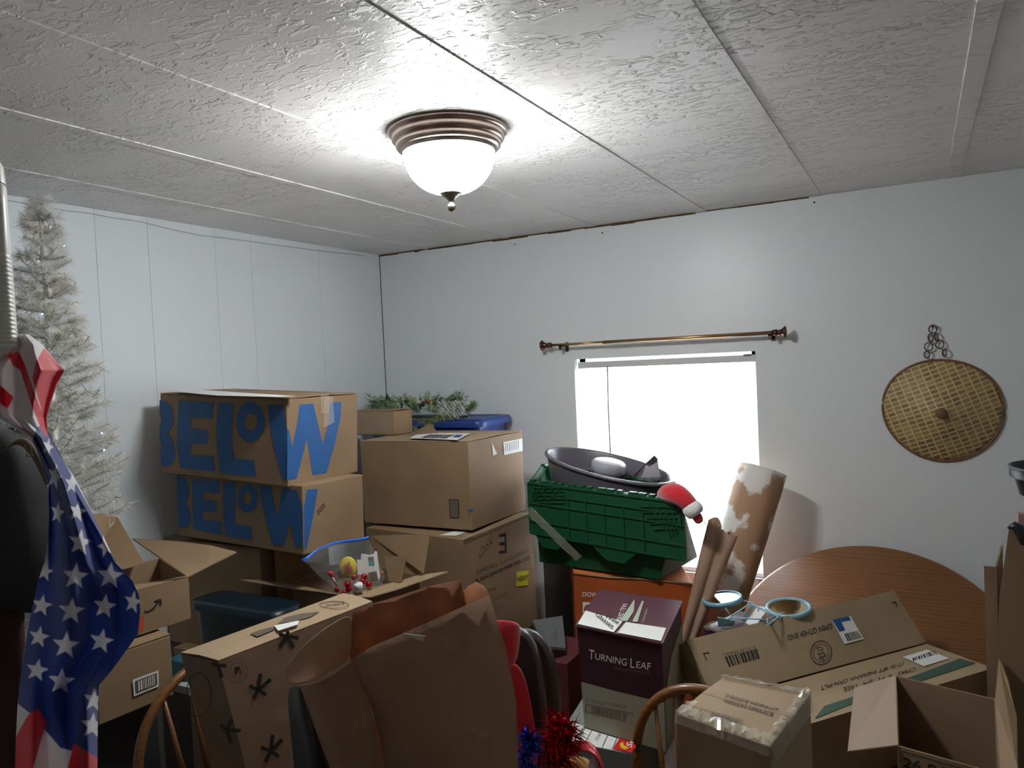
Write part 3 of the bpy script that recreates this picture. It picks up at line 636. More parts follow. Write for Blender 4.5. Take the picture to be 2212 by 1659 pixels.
# santa hat over the crate end
RED = mat('red_plush', (.55, .008, .02), .9, sheen=.6, bump=.5, bscale=200, bdist=.002)
FUR = mat('white_plush', (.82, .80, .78), .95, sheen=.5, bump=1, bscale=150, bdist=.006)
yh = c1.y - .015
t = thing('santa_hat', 'red and white plush holiday hat drooping over the green crate corner', 'hat', at(1480, 1090, y=yh))
P = [at(x, y, y=yh + k) for x, y, k in ((1428, 1072, .05), (1440, 1066, .0), (1458, 1064, -.05), (1476, 1076, -.06), (1490, 1090, -.06), (1500, 1100, -.06))]
obj('red_cone', MB().tube(P, [.022, .036, .042, .036, .030, .026], seg=14), RED, t, sub=1)
P = [at(x, y, y=yh - .06) for x, y in ((1484, 1086), (1492, 1096), (1502, 1106), (1508, 1114))]
obj('white_cuff', MB().tube(P, [.026, .037, .037, .026], seg=16), FUR, t, sub=1)
P = [at(x, y, y=yh - .06) for x, y in ((1501, 1108), (1509, 1122), (1513, 1131))]
obj('red_tip', MB().tube(P, [.020, .019, .012], seg=12), RED, t, sub=1)
obj('wire_loop', MB().tube([at(x, y, y=yh - .05) for x, y in ((1519, 1127), (1524, 1130), (1527, 1140), (1523, 1160), (1518, 1174))], .0015, seg=5), mat('hat_wire', (.08, .08, .08), .5), t)

# rolled paper
KR = mat('kraft_paper_roll', (.40, .23, .13), .6, col2=(.74, .70, .66), nscale=9, ndetail=6, ramp=(.50, .56), bump=.3, bscale=20, bdist=.003)
KP = mat('kraft_paper', (.33, .20, .13), .7, col2=(.28, .165, .11), nscale=6, bump=.3, bscale=18, bdist=.003)
rt, rb = at(1648, 1014, y=3.30), at(1564, 1290, y=3.08); d = (rb - rt); rb = rt + d * (rt.z / -d.z if d.z else 1); rb = rt + d * ((rt.z - .43) / -d.z); L_ = (rb - rt).length; d = (rb - rt).normalized()
plainbox('plain brown box on the floor beneath the paint smeared tube', rb.x - .06, rb.y - .10, rb.x + .10, rb.y + .10, 0, .36)
t = thing('paint_smeared_tube', 'wide brown paper tube smeared with white paint leaning by the window', 'paper tube', rb)
uu = d.cross(V(0, 1, 0)).normalized(); vv = d.cross(uu)
rows = []
for i in range(24):
    f = i / 23; row = []
    for j in range(49):
        a = 2 * PI * (j / 48 * 1.06); r = .098 * (1 - .10 * f) - .004 * j / 48 + .0015 * math.sin(7 * a + 5 * f)
        q = rt + d * (L_ * f + (-.0 if i else .010 * math.sin(a * 1.0))) + uu * math.cos(a) * r + vv * math.sin(a) * r
        row.append(q)
    rows.append(row)
obj('tube_wall', MB().grid(rows), KR, t, solid=.003)
st_, sb_ = at(1556, 1145, y=2.76), at(1500, 1330, y=2.65); d = (sb_ - st_); sb_ = st_ + d * ((st_.z - .03) / -d.z); d = (sb_ - st_).normalized(); L_ = (sb_ - st_).length; uu = -d.cross(V(0, 1, 0)).normalized(); vv = V(0, -1, 0)
if uu.x < 0: uu = -uu
t = thing('rolled_paper', 'double scroll of plain brown paper leaning in front of the wide tube', 'paper roll', sb_)
prof = []
for i in range(26): a = PI * .1 + 2 * PI * 1.05 * i / 25; prof.append((-.022 + math.cos(a) * (.033 - .0005 * i), math.sin(a) * (.030 - .0004 * i)))
prof = prof[::-1]
for i in range(22): a = PI * .8 - 2 * PI * .95 * i / 21; prof.append((.042 + math.cos(a) * (.026 - .0005 * i), -.004 + math.sin(a) * (.026 - .0005 * i)))
rows = [[st_ + d * (L_ * f + (-.035 * math.exp(-((x + .03) / .03) ** 2) if f == 0 else 0)) + uu * x * max(.5, 1 - 1.3 * f) + vv * y for x, y in prof] for f in [i / 14 for i in range(15)]]
obj('paper_sheet', MB().grid(rows), KP, t, solid=.0015)

# ------------------------------------------------------------------ turning leaf box, sentry box
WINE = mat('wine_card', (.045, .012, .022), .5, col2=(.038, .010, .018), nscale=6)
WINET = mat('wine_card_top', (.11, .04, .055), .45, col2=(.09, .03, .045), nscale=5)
CREAM = mat('cream_card', (.30, .28, .21), .7)
zt = .84; P = [at(1246, 1352, z=zt), at(1430, 1390, z=zt), at(1471, 1300, z=zt), at(1296, 1275, z=zt)]
base = [V(p.x, p.y, .535) for p in P]; base[0].x += .012
t = thing('wine_box', 'dark maroon and cream wine carton in front of the orange box', 'box', sum(base, V(0, 0, 0)) / 4)
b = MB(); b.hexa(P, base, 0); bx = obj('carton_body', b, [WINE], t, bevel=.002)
fF = fplane(P[0], P[1], base[0]); fR = fplane(P[1], P[2], base[1]); fT = (P[0] + V(0, 0, .004), V(0, 0, 1)); fn = fF[1].normalized() * .0012; rn = fR[1].normalized() * .0012
if fn.dot(CAM - P[0]) < 0: fn = -fn
if rn.x < 0: rn = -rn
b = MB(); b.poly([p + fn for p in (P[0].lerp(base[0], .55), P[0].lerp(base[0], .555).lerp(P[1].lerp(base[1], .555), .4), P[1].lerp(base[1], .545), base[1], base[0])], 0); b.poly([p + rn for p in (P[1].lerp(base[1], .545), P[1].lerp(base[1], .30).lerp(P[2].lerp(base[2], .30), .35), P[2].lerp(base[2], .22), base[2], base[1])], 0)
b.text(fF, 'T', [(1272, 1423), (1284, 1425), (1285, 1405), (1273, 1402)], 1, .0018); b.text(fF, 'URNING', [(1286, 1424), (1354, 1438), (1355, 1423), (1287, 1410)], 1, .0018); b.text(fF, 'L', [(1362, 1441), (1371, 1443), (1372, 1423), (1363, 1421)], 1, .0018); b.text(fF, 'EAF', [(1375, 1442), (1406, 1447), (1407, 1432), (1376, 1428)], 1, .0018); b.text(fF, 'VINEYARDS', [(1324, 1446), (1404, 1456), (1404, 1450), (1324, 1440)], 2, .0018)
b.mark(fF, [(1265, 1520), (1368, 1540), (1366, 1562), (1265, 1537)], 3, .0022, holes=[[(1266.5, 1522), (1366.5, 1541.5), (1364.5, 1560), (1266.5, 1535.5)]])
b.bars(fF, [(1278, 1537), (1356, 1557), (1357, 1542), (1279, 1525)], 3, 30, .0022); b.text(fF, '3 75221 00094', [(1266, 1514), (1352, 1530), (1352, 1524), (1266, 1508)], 2, .0022)
stamp(bx, b, [CREAM, LABEL, mat('dull_rose_print', (.16, .10, .11), .6), FAINT])
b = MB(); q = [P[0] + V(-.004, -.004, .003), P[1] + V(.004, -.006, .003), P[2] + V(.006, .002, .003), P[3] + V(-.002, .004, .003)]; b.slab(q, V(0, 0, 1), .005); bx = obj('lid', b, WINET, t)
b = MB()
b.mark(fT, [(1265, 1320), (1345, 1344), (1326, 1367), (1248, 1349)], 0, .002)
b.mark(fT, [(1352, 1345), (1439, 1358), (1428, 1386), (1334, 1368)], 0, .002)
b.mark(fT, [(1371, 1295), (1369, 1322), (1355, 1343), (1339, 1342)], 1, .002); b.mark(fT, [(1387, 1299), (1391, 1300), (1377, 1345), (1366, 1344)], 1, .002)
b.text(fT, 'NING LEAF', [(1330, 1343), (1346, 1303), (1356, 1305), (1341, 1345)], 0, .0015); b.text(fT, 'VINEYARDS', [(1386, 1345), (1396, 1316), (1400, 1317), (1390, 1346)], 1, .0015)
b.text(fT, 'Glasses', [(1285, 1331), (1322, 1362), (1328, 1352), (1291, 1325)], 2, .004); b.text(fT, 'Wine', [(1305, 1335), (1335, 1352), (1340, 1344), (1310, 1328)], 2, .004)
stamp(bx, b, [LABEL, mat('pale_green_print', (.45, .5, .4), .5), INK])
zs = .53; f0, f1 = at(1222, 1603, z=zs), at(1369, 1630, z=zs); e = at(1386, 1589, z=zs); d = (e - f1); d = d.normalized() * .42
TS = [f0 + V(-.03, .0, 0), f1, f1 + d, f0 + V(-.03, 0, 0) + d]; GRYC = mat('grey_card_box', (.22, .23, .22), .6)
BS = [V(p.x, p.y, .24) for p in TS]; SREDM = mat('sentry_red', (.55, .01, .015), .5)
t = thing('safe_box', 'white safe carton with a red logo corner beneath the wine carton', 'box', sum(BS, V(0, 0, 0)) / 4)
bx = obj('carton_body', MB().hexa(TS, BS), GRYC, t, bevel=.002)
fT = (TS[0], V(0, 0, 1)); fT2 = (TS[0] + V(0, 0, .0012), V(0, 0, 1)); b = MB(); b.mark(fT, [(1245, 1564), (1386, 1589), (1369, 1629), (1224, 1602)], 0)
b.mark(fT2, [(1347, 1582), (1385, 1589), (1369, 1629), (1324, 1619)], 1, .0022)
b.text(fT2, 'Sentry', [(1368, 1620), (1382, 1567), (1374, 1563), (1352, 1612)], 0, .003, bold=.02)
b.text(fT2, 'Digital Safe', [(1253, 1598), (1282, 1550), (1273, 1545), (1243, 1592)], 2, .003)
b.text(fT2, 'Caja fuerte', [(1292, 1602), (1313, 1560), (1306, 1557), (1285, 1598)], 3, .003)
for x in (1262, 1300, 1322): b.mark(fT2, [(x, 1608 + (x - 1262) * .2), (x + 22, 1567), (x + 23, 1567.5), (x + 1, 1608.5 + (x - 1262) * .2)], 3, .003)
b.mark(fT2, [(1339, 1609), (1345, 1604), (1348, 1612), (1359, 1618), (1350, 1621), (1341, 1617)], 4, .003)
stamp(bx, b, [LABEL, SREDM, INK, FAINT, mat('yellow_flame', (.7, .5, .02), .5)])
plainbox('plain brown box on the floor beneath the safe carton', -.97, 1.98, -.70, 2.36, 0, .228)

# ------------------------------------------------------------------ oak table top leaning on the wall
def oak_mat():
    m = mat('oak', (.27, .105, .028), .38, coat=.3); nt = m.node_tree; N = nt.nodes; L = nt.links; bs = N['Principled BSDF']
    tc = N.new('ShaderNodeTexCoord'); mp = N.new('ShaderNodeMapping'); mp.inputs['Scale'].default_value = (1.2, 9, 9); mp.inputs['Location'].default_value = (-.35, .3, .3)
    L.new(tc.outputs['Object'], mp.inputs[0])
    wv = N.new('ShaderNodeTexWave'); wv.wave_type = 'RINGS'; wv.rings_direction = 'X'; wv.inputs['Scale'].default_value = 2.2; wv.inputs['Distortion'].default_value = 4; wv.inputs['Detail'].default_value = 3; wv.inputs['Detail Scale'].default_value = 1.2
    L.new(mp.outputs[0], wv.inputs['Vector'])
    n = N.new('ShaderNodeTexNoise'); n.inputs['Scale'].default_value = 6; n.inputs['Detail'].default_value = 6
    m2 = N.new('ShaderNodeMapping'); m2.inputs['Scale'].default_value = (2, 30, 30); L.new(tc.outputs['Object'], m2.inputs[0]); L.new(m2.outputs[0], n.inputs['Vector'])
    r = N.new('ShaderNodeValToRGB'); r.color_ramp.elements[0].color = (.09, .032, .009, 1); r.color_ramp.elements[1].color = (.20, .08, .022, 1); r.color_ramp.elements[0].position = .15; r.color_ramp.elements[1].position = .7
    mx = N.new('ShaderNodeMath'); mx.operation = 'MULTIPLY_ADD'; mx.inputs[1].default_value = .35
    L.new(wv.outputs['Fac'], mx.inputs[0]); L.new(n.outputs['Fac'], mx.inputs[2]); L.new(mx.outputs[0], r.inputs[0]); L.new(r.outputs[0], bs.inputs['Base Color'])
    return m
OAK = oak_mat()
tau = math.radians(45.5); tc_ = V(-.195, 3.075, .418); tv = V(0, math.cos(tau), math.sin(tau)); tn = V(0, -math.sin(tau), math.cos(tau)); R0 = .541
t = thing('table_top', 'round oak table top leaning tilted against the back wall', 'table top', tc_)
prof = [(0, 0), (R0 - .012, 0), (R0 - .004, -.004), (R0, -.012), (R0 - .003, -.02), (R0 - .012, -.026), (0, -.026)]
obj('round_top', MB().lathe(prof, tc_, tn, seg=96, xdir=(1, 0, 0)), OAK, t)
obj('apron', MB().lathe([(.40, -.026), (.40, -.075), (.38, -.075), (.38, -.026)], tc_, tn, seg=48), OAK, t)

# ------------------------------------------------------------------ purple box with bicycle mirror
zt = .70; PP = [at(1521, 1354, z=zt), at(1665, 1394, z=zt)]; d = (PP[1] - PP[0]); d.z = 0; pw_ = .20; d.normalize(); pn_ = V(-d.y, d.x, 0)
TP = [PP[0], PP[0] + d * pw_, PP[0] + d * pw_ + pn_ * .22, PP[0] + pn_ * .22]; BP = [V(p.x, p.y, .29) for p in TP]
PUR = mat('purple_card', (.05, .02, .05), .3, spec=.6)
t = thing('film_wrapped_box', 'dark purple box in shiny clear film under the bicycle mirrors', 'box', sum(BP, V(0, 0, 0)) / 4)
bx = obj('carton_body', MB().hexa(TP, BP), PUR, t, bevel=.003)
fT = (TP[0], V(0, 0, 1)); b = MB()
b.mark(fT, [(1611, 1345), (1637, 1310), (1662, 1312), (1627, 1360)], 0); b.mark(fT, [(1600, 1340), (1622, 1310), (1632, 1310), (1607, 1345)], 1)
stamp(bx, b, [LABEL, INK])
fF = fplane(TP[0], TP[1], BP[0])
rows = [[TP[0].lerp(TP[1], i / 24) + V(0, 0, .006) + pn_ * (k * .03 - .008) + V(0, 0, random.uniform(-.004, .005) - (.008 if k == 0 else 0)) for i in range(25)] for k in range(3)]
obj('shrink_film', MB().grid(rows), TAPE, t, solid=.0005)
WB = mat('pale_blue_metal', (.20, .40, .52), .35, spec=.6)
MIR = mat('mirror_reflection_tint', (.55, .48, .33), .03, metal=1)  # tan tint stands in for brown surfaces reflected in the wheels
mc = [at(1560, 1292, z=.765), at(1703, 1312, z=.755)]
t = thing('bicycle_mirror', 'pale blue wire bicycle ornament with two round mirror wheels', 'bicycle mirror', (mc[0] + mc[1]) / 2)
for i, (o, r, tx) in enumerate(zip(mc, (.066, .071), ((-.12, -.06, 1), (-.05, -.12, 1)))):
    ax = Vector(tx).normalized()
    w_ = obj('wheel_frame', MB().lathe([(r - .008, -.010), (r + .002, -.012), (r + .005, -.003), (r + .003, .004), (r - .004, .005), (r - .008, .0), (r - .008, -.010)], o, ax, seg=48), WB, t)
    obj('mirror', MB().lathe([(0, .001), (r - .007, .001), (r - .007, -.006), (0, -.006)], o, ax, seg=48, smooth=False), MIR, w_)
B7 = lambda x, y, z=.76: at(1480 + x / 7.373, 1240 + y / 7.373, z=z)
b = MB()
for L in ([(640, 545), (735, 670), (1020, 480), (1180, 545), (1440, 665), (1300, 725), (735, 700)], [(735, 670), (700, 715)], [(890, 410), (1000, 440), (1060, 465), (1180, 540), (1330, 625)], [(1160, 510), (1165, 590)], [(1600, 630), (1530, 625), (1480, 690), (1300, 830)], [(1310, 710), (1315, 800)], [(1440, 665), (1480, 690)], [(1000, 480), (1090, 500)]):
    b.tube([B7(*p) for p in L], .0024, seg=6)
obj('wire_frame', b, WB, t)
b = MB(); q = [B7(515, 680, .75), B7(800, 735, .745), B7(770, 820, .712), B7(530, 830, .712)]; b.slab(q, (q[1] - q[0]).cross(q[3] - q[0]), .003); obj('seat_plate', b, WB, t)

# ------------------------------------------------------------------ long christmas tree boxes
P0 = V(-.004, 2.923, .6); uT = V(.62, .785, 0).normalized(); wT = V(-uT.y, uT.x, 0)
TREE = [mat('tree_box_card', (.36, .27, .16), .7, col2=(.31, .23, .135), nscale=5, bump=.2, bscale=14, bdist=.003), mat('green_print', (.035, .085, .055), .6), INK, FAINT, LABEL, REDINK]
def tb(s, e, z): return P0 + uT * s - wT * e + V(0, 0, z - .6)
T8 = [tb(-.93, .234, .6), tb(.0, .234, .6), tb(0, 0, .6), tb(-.93, 0, .6)]; B8 = [V(p.x, p.y, .40) for p in T8]
def treeb(m, f):
    Tp = f['T']; Z7 = lambda x, y: (1600 + x / 3.26, 1150 + y / 3.26); Z9 = lambda x, y: (1860 + x / 6.284, 1400 + y / 6.284)
    m.text(Tp, '(T-0) 4FT INDIANA GRN-MLT', zz(Z7, [(1150, 905), (555, 1080), (565, 1115), (1140, 940)]), 2)
    m.text(Tp, 'CMAS   4  FT  SPR  TREE', zz(Z7, [(1235, 950), (720, 1095), (730, 1125), (1225, 980)]), 2)
    m.mark(Tp, zz(Z7, [(1545, 890), (1655, 922), (1355, 1022), (1225, 1010)]), 1); m.mark(Tp, zz(Z7, [(800, 1155), (810, 1200), (520, 1315), (590, 1225)]), 1); m.mark(Tp, zz(Z7, [(1225, 1010), (1355, 1022), (1000, 1130), (800, 1155)]), 1)
    m.text(Tp, 'SPRUCE', zz(Z7, [(1390, 990), (1275, 1020), (1285, 1040), (1385, 1005)]), 3, .002)
t = carton('long brown tree box lying flat with a green printed stripe', T8, B8, mats=TREE, marks=treeb, lid=False, group='long brown artificial tree boxes')
fT = (T8[0], V(0, 0, 1))
label_px(t, fT, [(1950, 1421), (2003, 1405), (2051, 1424), (1996, 1441)], lambda b: b.bars(fT, [(1972, 1430), (2027, 1415), (2018, 1407), (1971, 1424)], 1, 14, .004))
plainbox('plain brown box on the floor beneath the flat tree box', -.20, 2.44, .06, 2.66, 0, .385)
ph = math.radians(38); vA = V(0, 0, math.cos(ph)) + wT * math.sin(ph); nA = uT.cross(vA).normalized()
if nA.dot(CAM - P0) < 0: nA = -nA
A0 = P0 + wT * .004 + V(0, 0, .004); HA = .192
fr = [A0 - uT * .905, A0, A0 + vA * HA - uT * .005, A0 + vA * HA * .96 - uT * .91]
b = MB(); th = .10; b.add(fr + [p - nA * th for p in fr], [(0, 1, 2, 3), (7, 6, 5, 4), (0, 4, 5, 1), (1, 5, 6, 2), (2, 6, 7, 3), (3, 7, 4, 0)])
t = thing('cardboard_box', 'long brown tree box leaning upright with upside-down printing', 'box', A0 - uT * .45, 'long brown artificial tree boxes')
bx = obj('carton_body', b, TREE[:1], t, bevel=.004)
fA = (fr[0], nA); m = MB()
Z6 = lambda x, y: (1480 + x / 7.373, 1240 + y / 7.373)
m.text(fA, 'OPEN OTHER END', [(1796, 1346), (1699, 1373), (1703, 1384), (1798, 1358)], 2)
m.bars(fA, [(1565, 1419), (1634, 1402), (1640, 1422), (1574, 1440)], 2, 16); m.text(fA, '1 00086 44121 5', [(1563, 1417), (1632, 1400), (1630, 1395), (1561, 1412)], 3)
m.mark(fA, ring(1773, 1410, 24, 27), 3, holes=[ring(1773, 1410, 21, 24)]); m.mark(fA, ring(1773, 1410, 17, 20), 3, holes=[ring(1773, 1410, 15.5, 18.5)]); m.mark(fA, ring(1770, 1401, 7, 5, 9), 3, holes=[ring(1770, 1401, 5, 3, 9)]); m.mark(fA, [(1763, 1412), (1779, 1408), (1785, 1416), (1778, 1420), (1781, 1425), (1768, 1424), (1771, 1418)], 3, holes=[[(1768, 1413), (1777, 1411), (1780, 1416), (1773, 1417)]])
m.mark(fA, [(1518, 1411), (1531, 1409), (1531, 1411), (1521, 1412), (1527, 1426), (1525, 1427)], 2); m.mark(fA, [(1925, 1302), (1934, 1299), (1938, 1311), (1936, 1311), (1933, 1302), (1925, 1304)], 2)
stamp(bx, m, TREE)
label_px(t, fA, [(1796, 1340), (1836, 1331), (1865, 1381), (1823, 1392)], lambda b: (b.mark(fA, [(1796, 1340), (1812, 1336), (1824, 1362), (1812, 1365)], 3, .004), b.mark(fA, [(1812, 1336), (1832, 1332), (1836, 1340), (1816, 1344)], 3, .004), b.bars(fA, [(1822, 1370), (1850, 1364), (1860, 1379), (1830, 1386)], 1, 12, .004)))

# ------------------------------------------------------------------ taped box (spruce) in front
zt = .88; P = [at(1462, 1547, z=zt + .004), at(1664, 1619, z=zt), at(1750, 1504, z=zt), at(1564, 1466, z=zt)]
B9 = [V(p.x, p.y, .474) for p in P]; PALE = [CARD2, BLUEINK, FAINT, FAINT, LABEL]
def spruce(m, f):
    Tp = f['T']; Z8 = lambda x, y: (1380 + x / 4.608, 1440 + y / 4.608)
    m.text(Tp, '7 FOOT NON-LIT', zz(Z8, [(850, 305), (1380, 450), (1395, 425), (870, 275)]), 2, bold=.02); m.text(Tp, 'GREEN SPRUCE', zz(Z8, [(840, 350), (1330, 500), (1350, 470), (850, 325)]), 2, bold=.02)
    m.bars(Tp, zz(Z8, [(590, 470), (1010, 590), (1060, 540), (620, 420)]), 3, 30)
t = carton('pale square box wrapped in shiny clear tape, by the bow-back chair', P, B9, mats=PALE, marks=spruce, lid=True, fm=CARD2)
rnd = random.Random(5)
def crinkle(p, q, w0, w1, zo, nm='crumpled_tape', k=26, amp=.006, out=None):
    o = out or V(0, -1, 0); rows = []
    for i in range(k + 1):
        c_ = p.lerp(q, i / k); rows.append([c_ + V(0, 0, zo) - o * w0 + V(0, 0, rnd.uniform(0, amp)), c_ + V(0, 0, zo) - o * w0 * .5 + V(0, 0, rnd.uniform(0, amp)), c_ + o * .004 + V(0, 0, zo + rnd.uniform(-amp, amp)), c_ + o * (.006 + rnd.uniform(0, .003)) - V(0, 0, w1 * .5 + rnd.uniform(0, amp)), c_ + o * .006 - V(0, 0, w1)])
    obj(nm, MB().grid(rows, smooth=False), SHINY, t, solid=.0004)
SHINY = mat('shiny_tape', (.7, .65, .55), .1, alpha=.22, spec=1)
fd = (P[0] - P[3]).normalized(); rd = (P[1] - P[0]).normalized()
crinkle(P[0], P[1], .030, .012, .010, out=fd); crinkle(P[1], P[2], .014, .030, .010, out=rd, amp=.010); crinkle(P[3], P[2], .02, .02, .010, out=-fd)
crinkle(P[0].lerp(P[3], .0), P[0].lerp(P[3], .25), .02, .02, .01, out=-rd, k=8)

# open box on the right marked 26
zt = .70; P = [at(1940, 1612, z=zt), at(2163, 1674, z=zt), at(2151, 1510, z=zt), at(1934, 1459, z=zt)]; z0 = .46
Bq = [V(p.x, p.y, z0) for p in P]
t = thing('open_cardboard_box', 'open brown box at the right with the number 26 printed near its rim', 'box', sum(Bq, V(0, 0, 0)) / 4)
b = MB(); cen = sum(P, V(0, 0, 0)) / 4; cen.z = 0
def shell(b, T, B, th=.004):
    c_ = sum(T, V(0, 0, 0)) / 4
    I = [p + (V(c_.x, c_.y, p.z) - p).normalized() * th * 1.4 for p in T]; J = [V(i.x, i.y, q.z + th) for i, q in zip(I, B)]
    for i in range(4):
        j = (i + 1) % 4; b.add([T[i], T[j], B[j], B[i]], [(0, 1, 2, 3)], 0); b.add([I[i], I[j], J[j], J[i]], [(0, 1, 2, 3)], 1); b.add([T[i], T[j], I[j], I[i]], [(0, 1, 2, 3)], 0)
    b.add(list(B), [(0, 1, 2, 3)], 0); b.add(J, [(0, 1, 2, 3)], 1)
shell(b, P, Bq); bx = obj('carton_body', b, [CARD, CARDIN], t)
fF = fplane(P[0], P[1], Bq[0]); m = MB(); m.text(fF, '26 PC', [(1950, 1656), (2050, 1686), (2052, 1660), (1952, 1634)], 0, bold=.02); m.mark(fF, [(1950, 1622), (2110, 1668), (2110, 1669.5), (1950, 1624)], 0); stamp(bx, m, [INK])
fl = [P[3], at(1845, 1486, z=.735), at(1831, 1622, z=.735), P[0] + V(0, 0, .004)]; obj('flap', MB().slab(fl, (0, 0, 1), .003), mat('lit_flap_card', (.52, .40, .30), .7), t)  # left flap coloured paler than the box to look lit by the lamp
fl = [P[2], at(2159, 1424, y=P[2].y), at(2178, 1472, y=P[2].y - .1), at(2196, 1551, y=P[2].y - .22), at(2199, 1662, y=P[1].y + .0), P[1]]
b = MB(); b.poly(fl); obj('flap', b, CARD, t, solid=.003)
plainbox('plain brown box beneath the open box marked 26', -.07, 1.98, .14, 2.34, 0, .448)

# tall cardboard at the far right
y0 = 2.30
E = [at(2180, 1137, y=y0), at(2159, 1290, y=y0), at(2153, 1440, y=y0), at(2156, 1560, y=y0)]
x0 = E[1].x; zt = E[0].z
t = thing('open_cardboard_box', 'tall brown carton standing open at the right edge', 'box', V(x0 + .2, y0 + .2, 0))
b = MB(); b.poly([E[0], at(2270, 1150, y=y0), V(x0 + .34, y0, .9), V(x0 + .34, y0, 0), V(E[3].x, y0, 0), E[3], E[2], E[1]]); obj('front_panel', b, CARD, t, solid=.004)
b = MB(); b.slab([V(E[1].x - .004, y0, E[1].z + .08), V(E[1].x * (y0 + .38) / y0 + .012, y0 + .38, E[1].z + .05), V(E[3].x * (y0 + .38) / y0 + .012, y0 + .38, 0), V(E[3].x - .002, y0, 0)], (1, 0, 0), .004); obj('side_panel', b, CARDIN, t)
b = MB(); b.slab([V(x0 + .34, y0, .95), V(x0 + .34, y0 + .38, .95), V(x0 + .34, y0 + .38, 0), V(x0 + .34, y0, 0)], (1, 0, 0), .004); b.slab([V(E[3].x, y0 + .38, .95), V(x0 + .34, y0 + .38, .95), V(x0 + .34, y0 + .38, 0), V(E[3].x, y0 + .38, 0)], (0, 1, 0), .004); obj('back_panel', b, CARDIN, t)
b = MB(); P = [at(x, y, y=y0 - .03) for x, y in ((2176, 1140), (2190, 1136), (2204, 1146), (2222, 1170))]; b.tube(P, [.003, .012, .016, .02], seg=8); tag(obj('black_bag', b, mat('black_film', (.015, .014, .016), .3)), 'bit of black plastic bag poking out of the tall right carton', 'bag')
b = MB(); b.box((at(2198, 1110, y=y0 + .02).x, y0 + .0, .95), (at(2198, 1110, y=y0 + .02).x + .05, y0 + .03, at(2200, 1108, y=y0 + .02).z)); tag(obj('pink_folder', b, mat('pink_paper', (.33, .18, .18), .6)), 'dull pink folded paper standing behind the tall right carton rim', 'paper')
# black rounded tray above it
b = MB(); o = at(2288, 1052, y=2.75); t = thing('black_tray', 'black rounded plastic tray edge jutting in at the right', 'tray', o)
rows = []
for r, h in ((1.0, .0), (1.0, .030), (.97, .034), (.80, -.055), (.3, -.065), (0, -.065)):
    rows.append([o + V(math.cos(a) * .125 * r, math.sin(a) * .14 * r, h + .03) for a in [2 * PI * i / 40 for i in range(40)]])
obj('tray_shell', b.grid(rows, closed=True), mat('black_plastic', (.035, .037, .045), .4), t)
obj('tray_rim', MB().tube(rows[1], .004, closed=True, seg=8), mat('grey_rim', (.16, .17, .19), .4), t)
b = MB().box((o.x + .02, o.y - .03, .0), (o.x + .12, o.y + .05, o.z - .040)); tag(obj('floor_post', b, mat('black_post', (.03, .03, .03), .6)), 'dark post beyond the right edge holding the black tray', 'post')

# ------------------------------------------------------------------ bow back chairs
def bow_chair(label, c_, yaw, hw, hb, z_seat=.45):
    """c_ = apex of the bow (world), backrest faces along yaw"""
    t = thing('bow_back_chair', label, 'chair', V(c_.x, c_.y, 0), 'oak bow-back chairs')
    R = Matrix.Rotation(yaw, 3, 'Z'); ax = R @ V(1, 0, 0); fw = R @ V(0, -1, 0)
    pts = []
    for i in range(33):
        a = PI * i / 32; x = -math.cos(a) * hw; zz_ = c_.z - hb + math.sin(a) ** .75 * hb if 0 < i < 32 else c_.z - hb
        pts.append(V(c_.x, c_.y, 0) + ax * x + V(0, 0, zz_))
    bot = z_seat + .02
    pts = [V(pts[0].x, pts[0].y, bot) + ax * hw * .18 + fw * .05] + pts + [V(pts[-1].x, pts[-1].y, bot) - ax * hw * .18 + fw * .05]
    obj('bow', MB().tube(pts, .0125, seg=10), OAK, t)
    for k in (-.66, -.33, 0, .33, .66):
        top = V(c_.x, c_.y, 0) + ax * hw * k + V(0, 0, c_.z - hb + hb * (1 - k * k) ** .4); b0 = V(c_.x, c_.y, bot) + ax * hw * k * .7 + fw * .05
        obj('spindle', MB().tube([top, top.lerp(b0, .5), b0], [.005, .0075, .006], seg=8), OAK, t)
    sc = V(c_.x, c_.y, z_seat) + fw * .21
    obj('seat', MB().lathe([(0, .02), (.18, .022), (.205, .015), (.205, -.005), (.17, -.02), (0, -.02)], sc, seg=36, xdir=ax), OAK, t)
    for sx in (-1, 1):
        for sy in (-1, 1):
            obj('leg', MB().tube([sc + ax * .12 * sx + fw * .12 * sy, sc + ax * .15 * sx + fw * .155 * sy - V(0, 0, z_seat * .5), sc + ax * .18 * sx + fw * .18 * sy - V(0, 0, z_seat)], [.014, .02, .012], seg=10), OAK, t)
    return t
bow_chair('oak bow-back chair at lower left, its arched frame beside the taped box with black asterisks', V(-1.70, 1.37, .885), math.radians(90), .235, .24)
bow_chair('oak bow-back chair whose arch shows left of the pale taped box', at(1502, 1488, z=.80), math.radians(8), .155, .22)

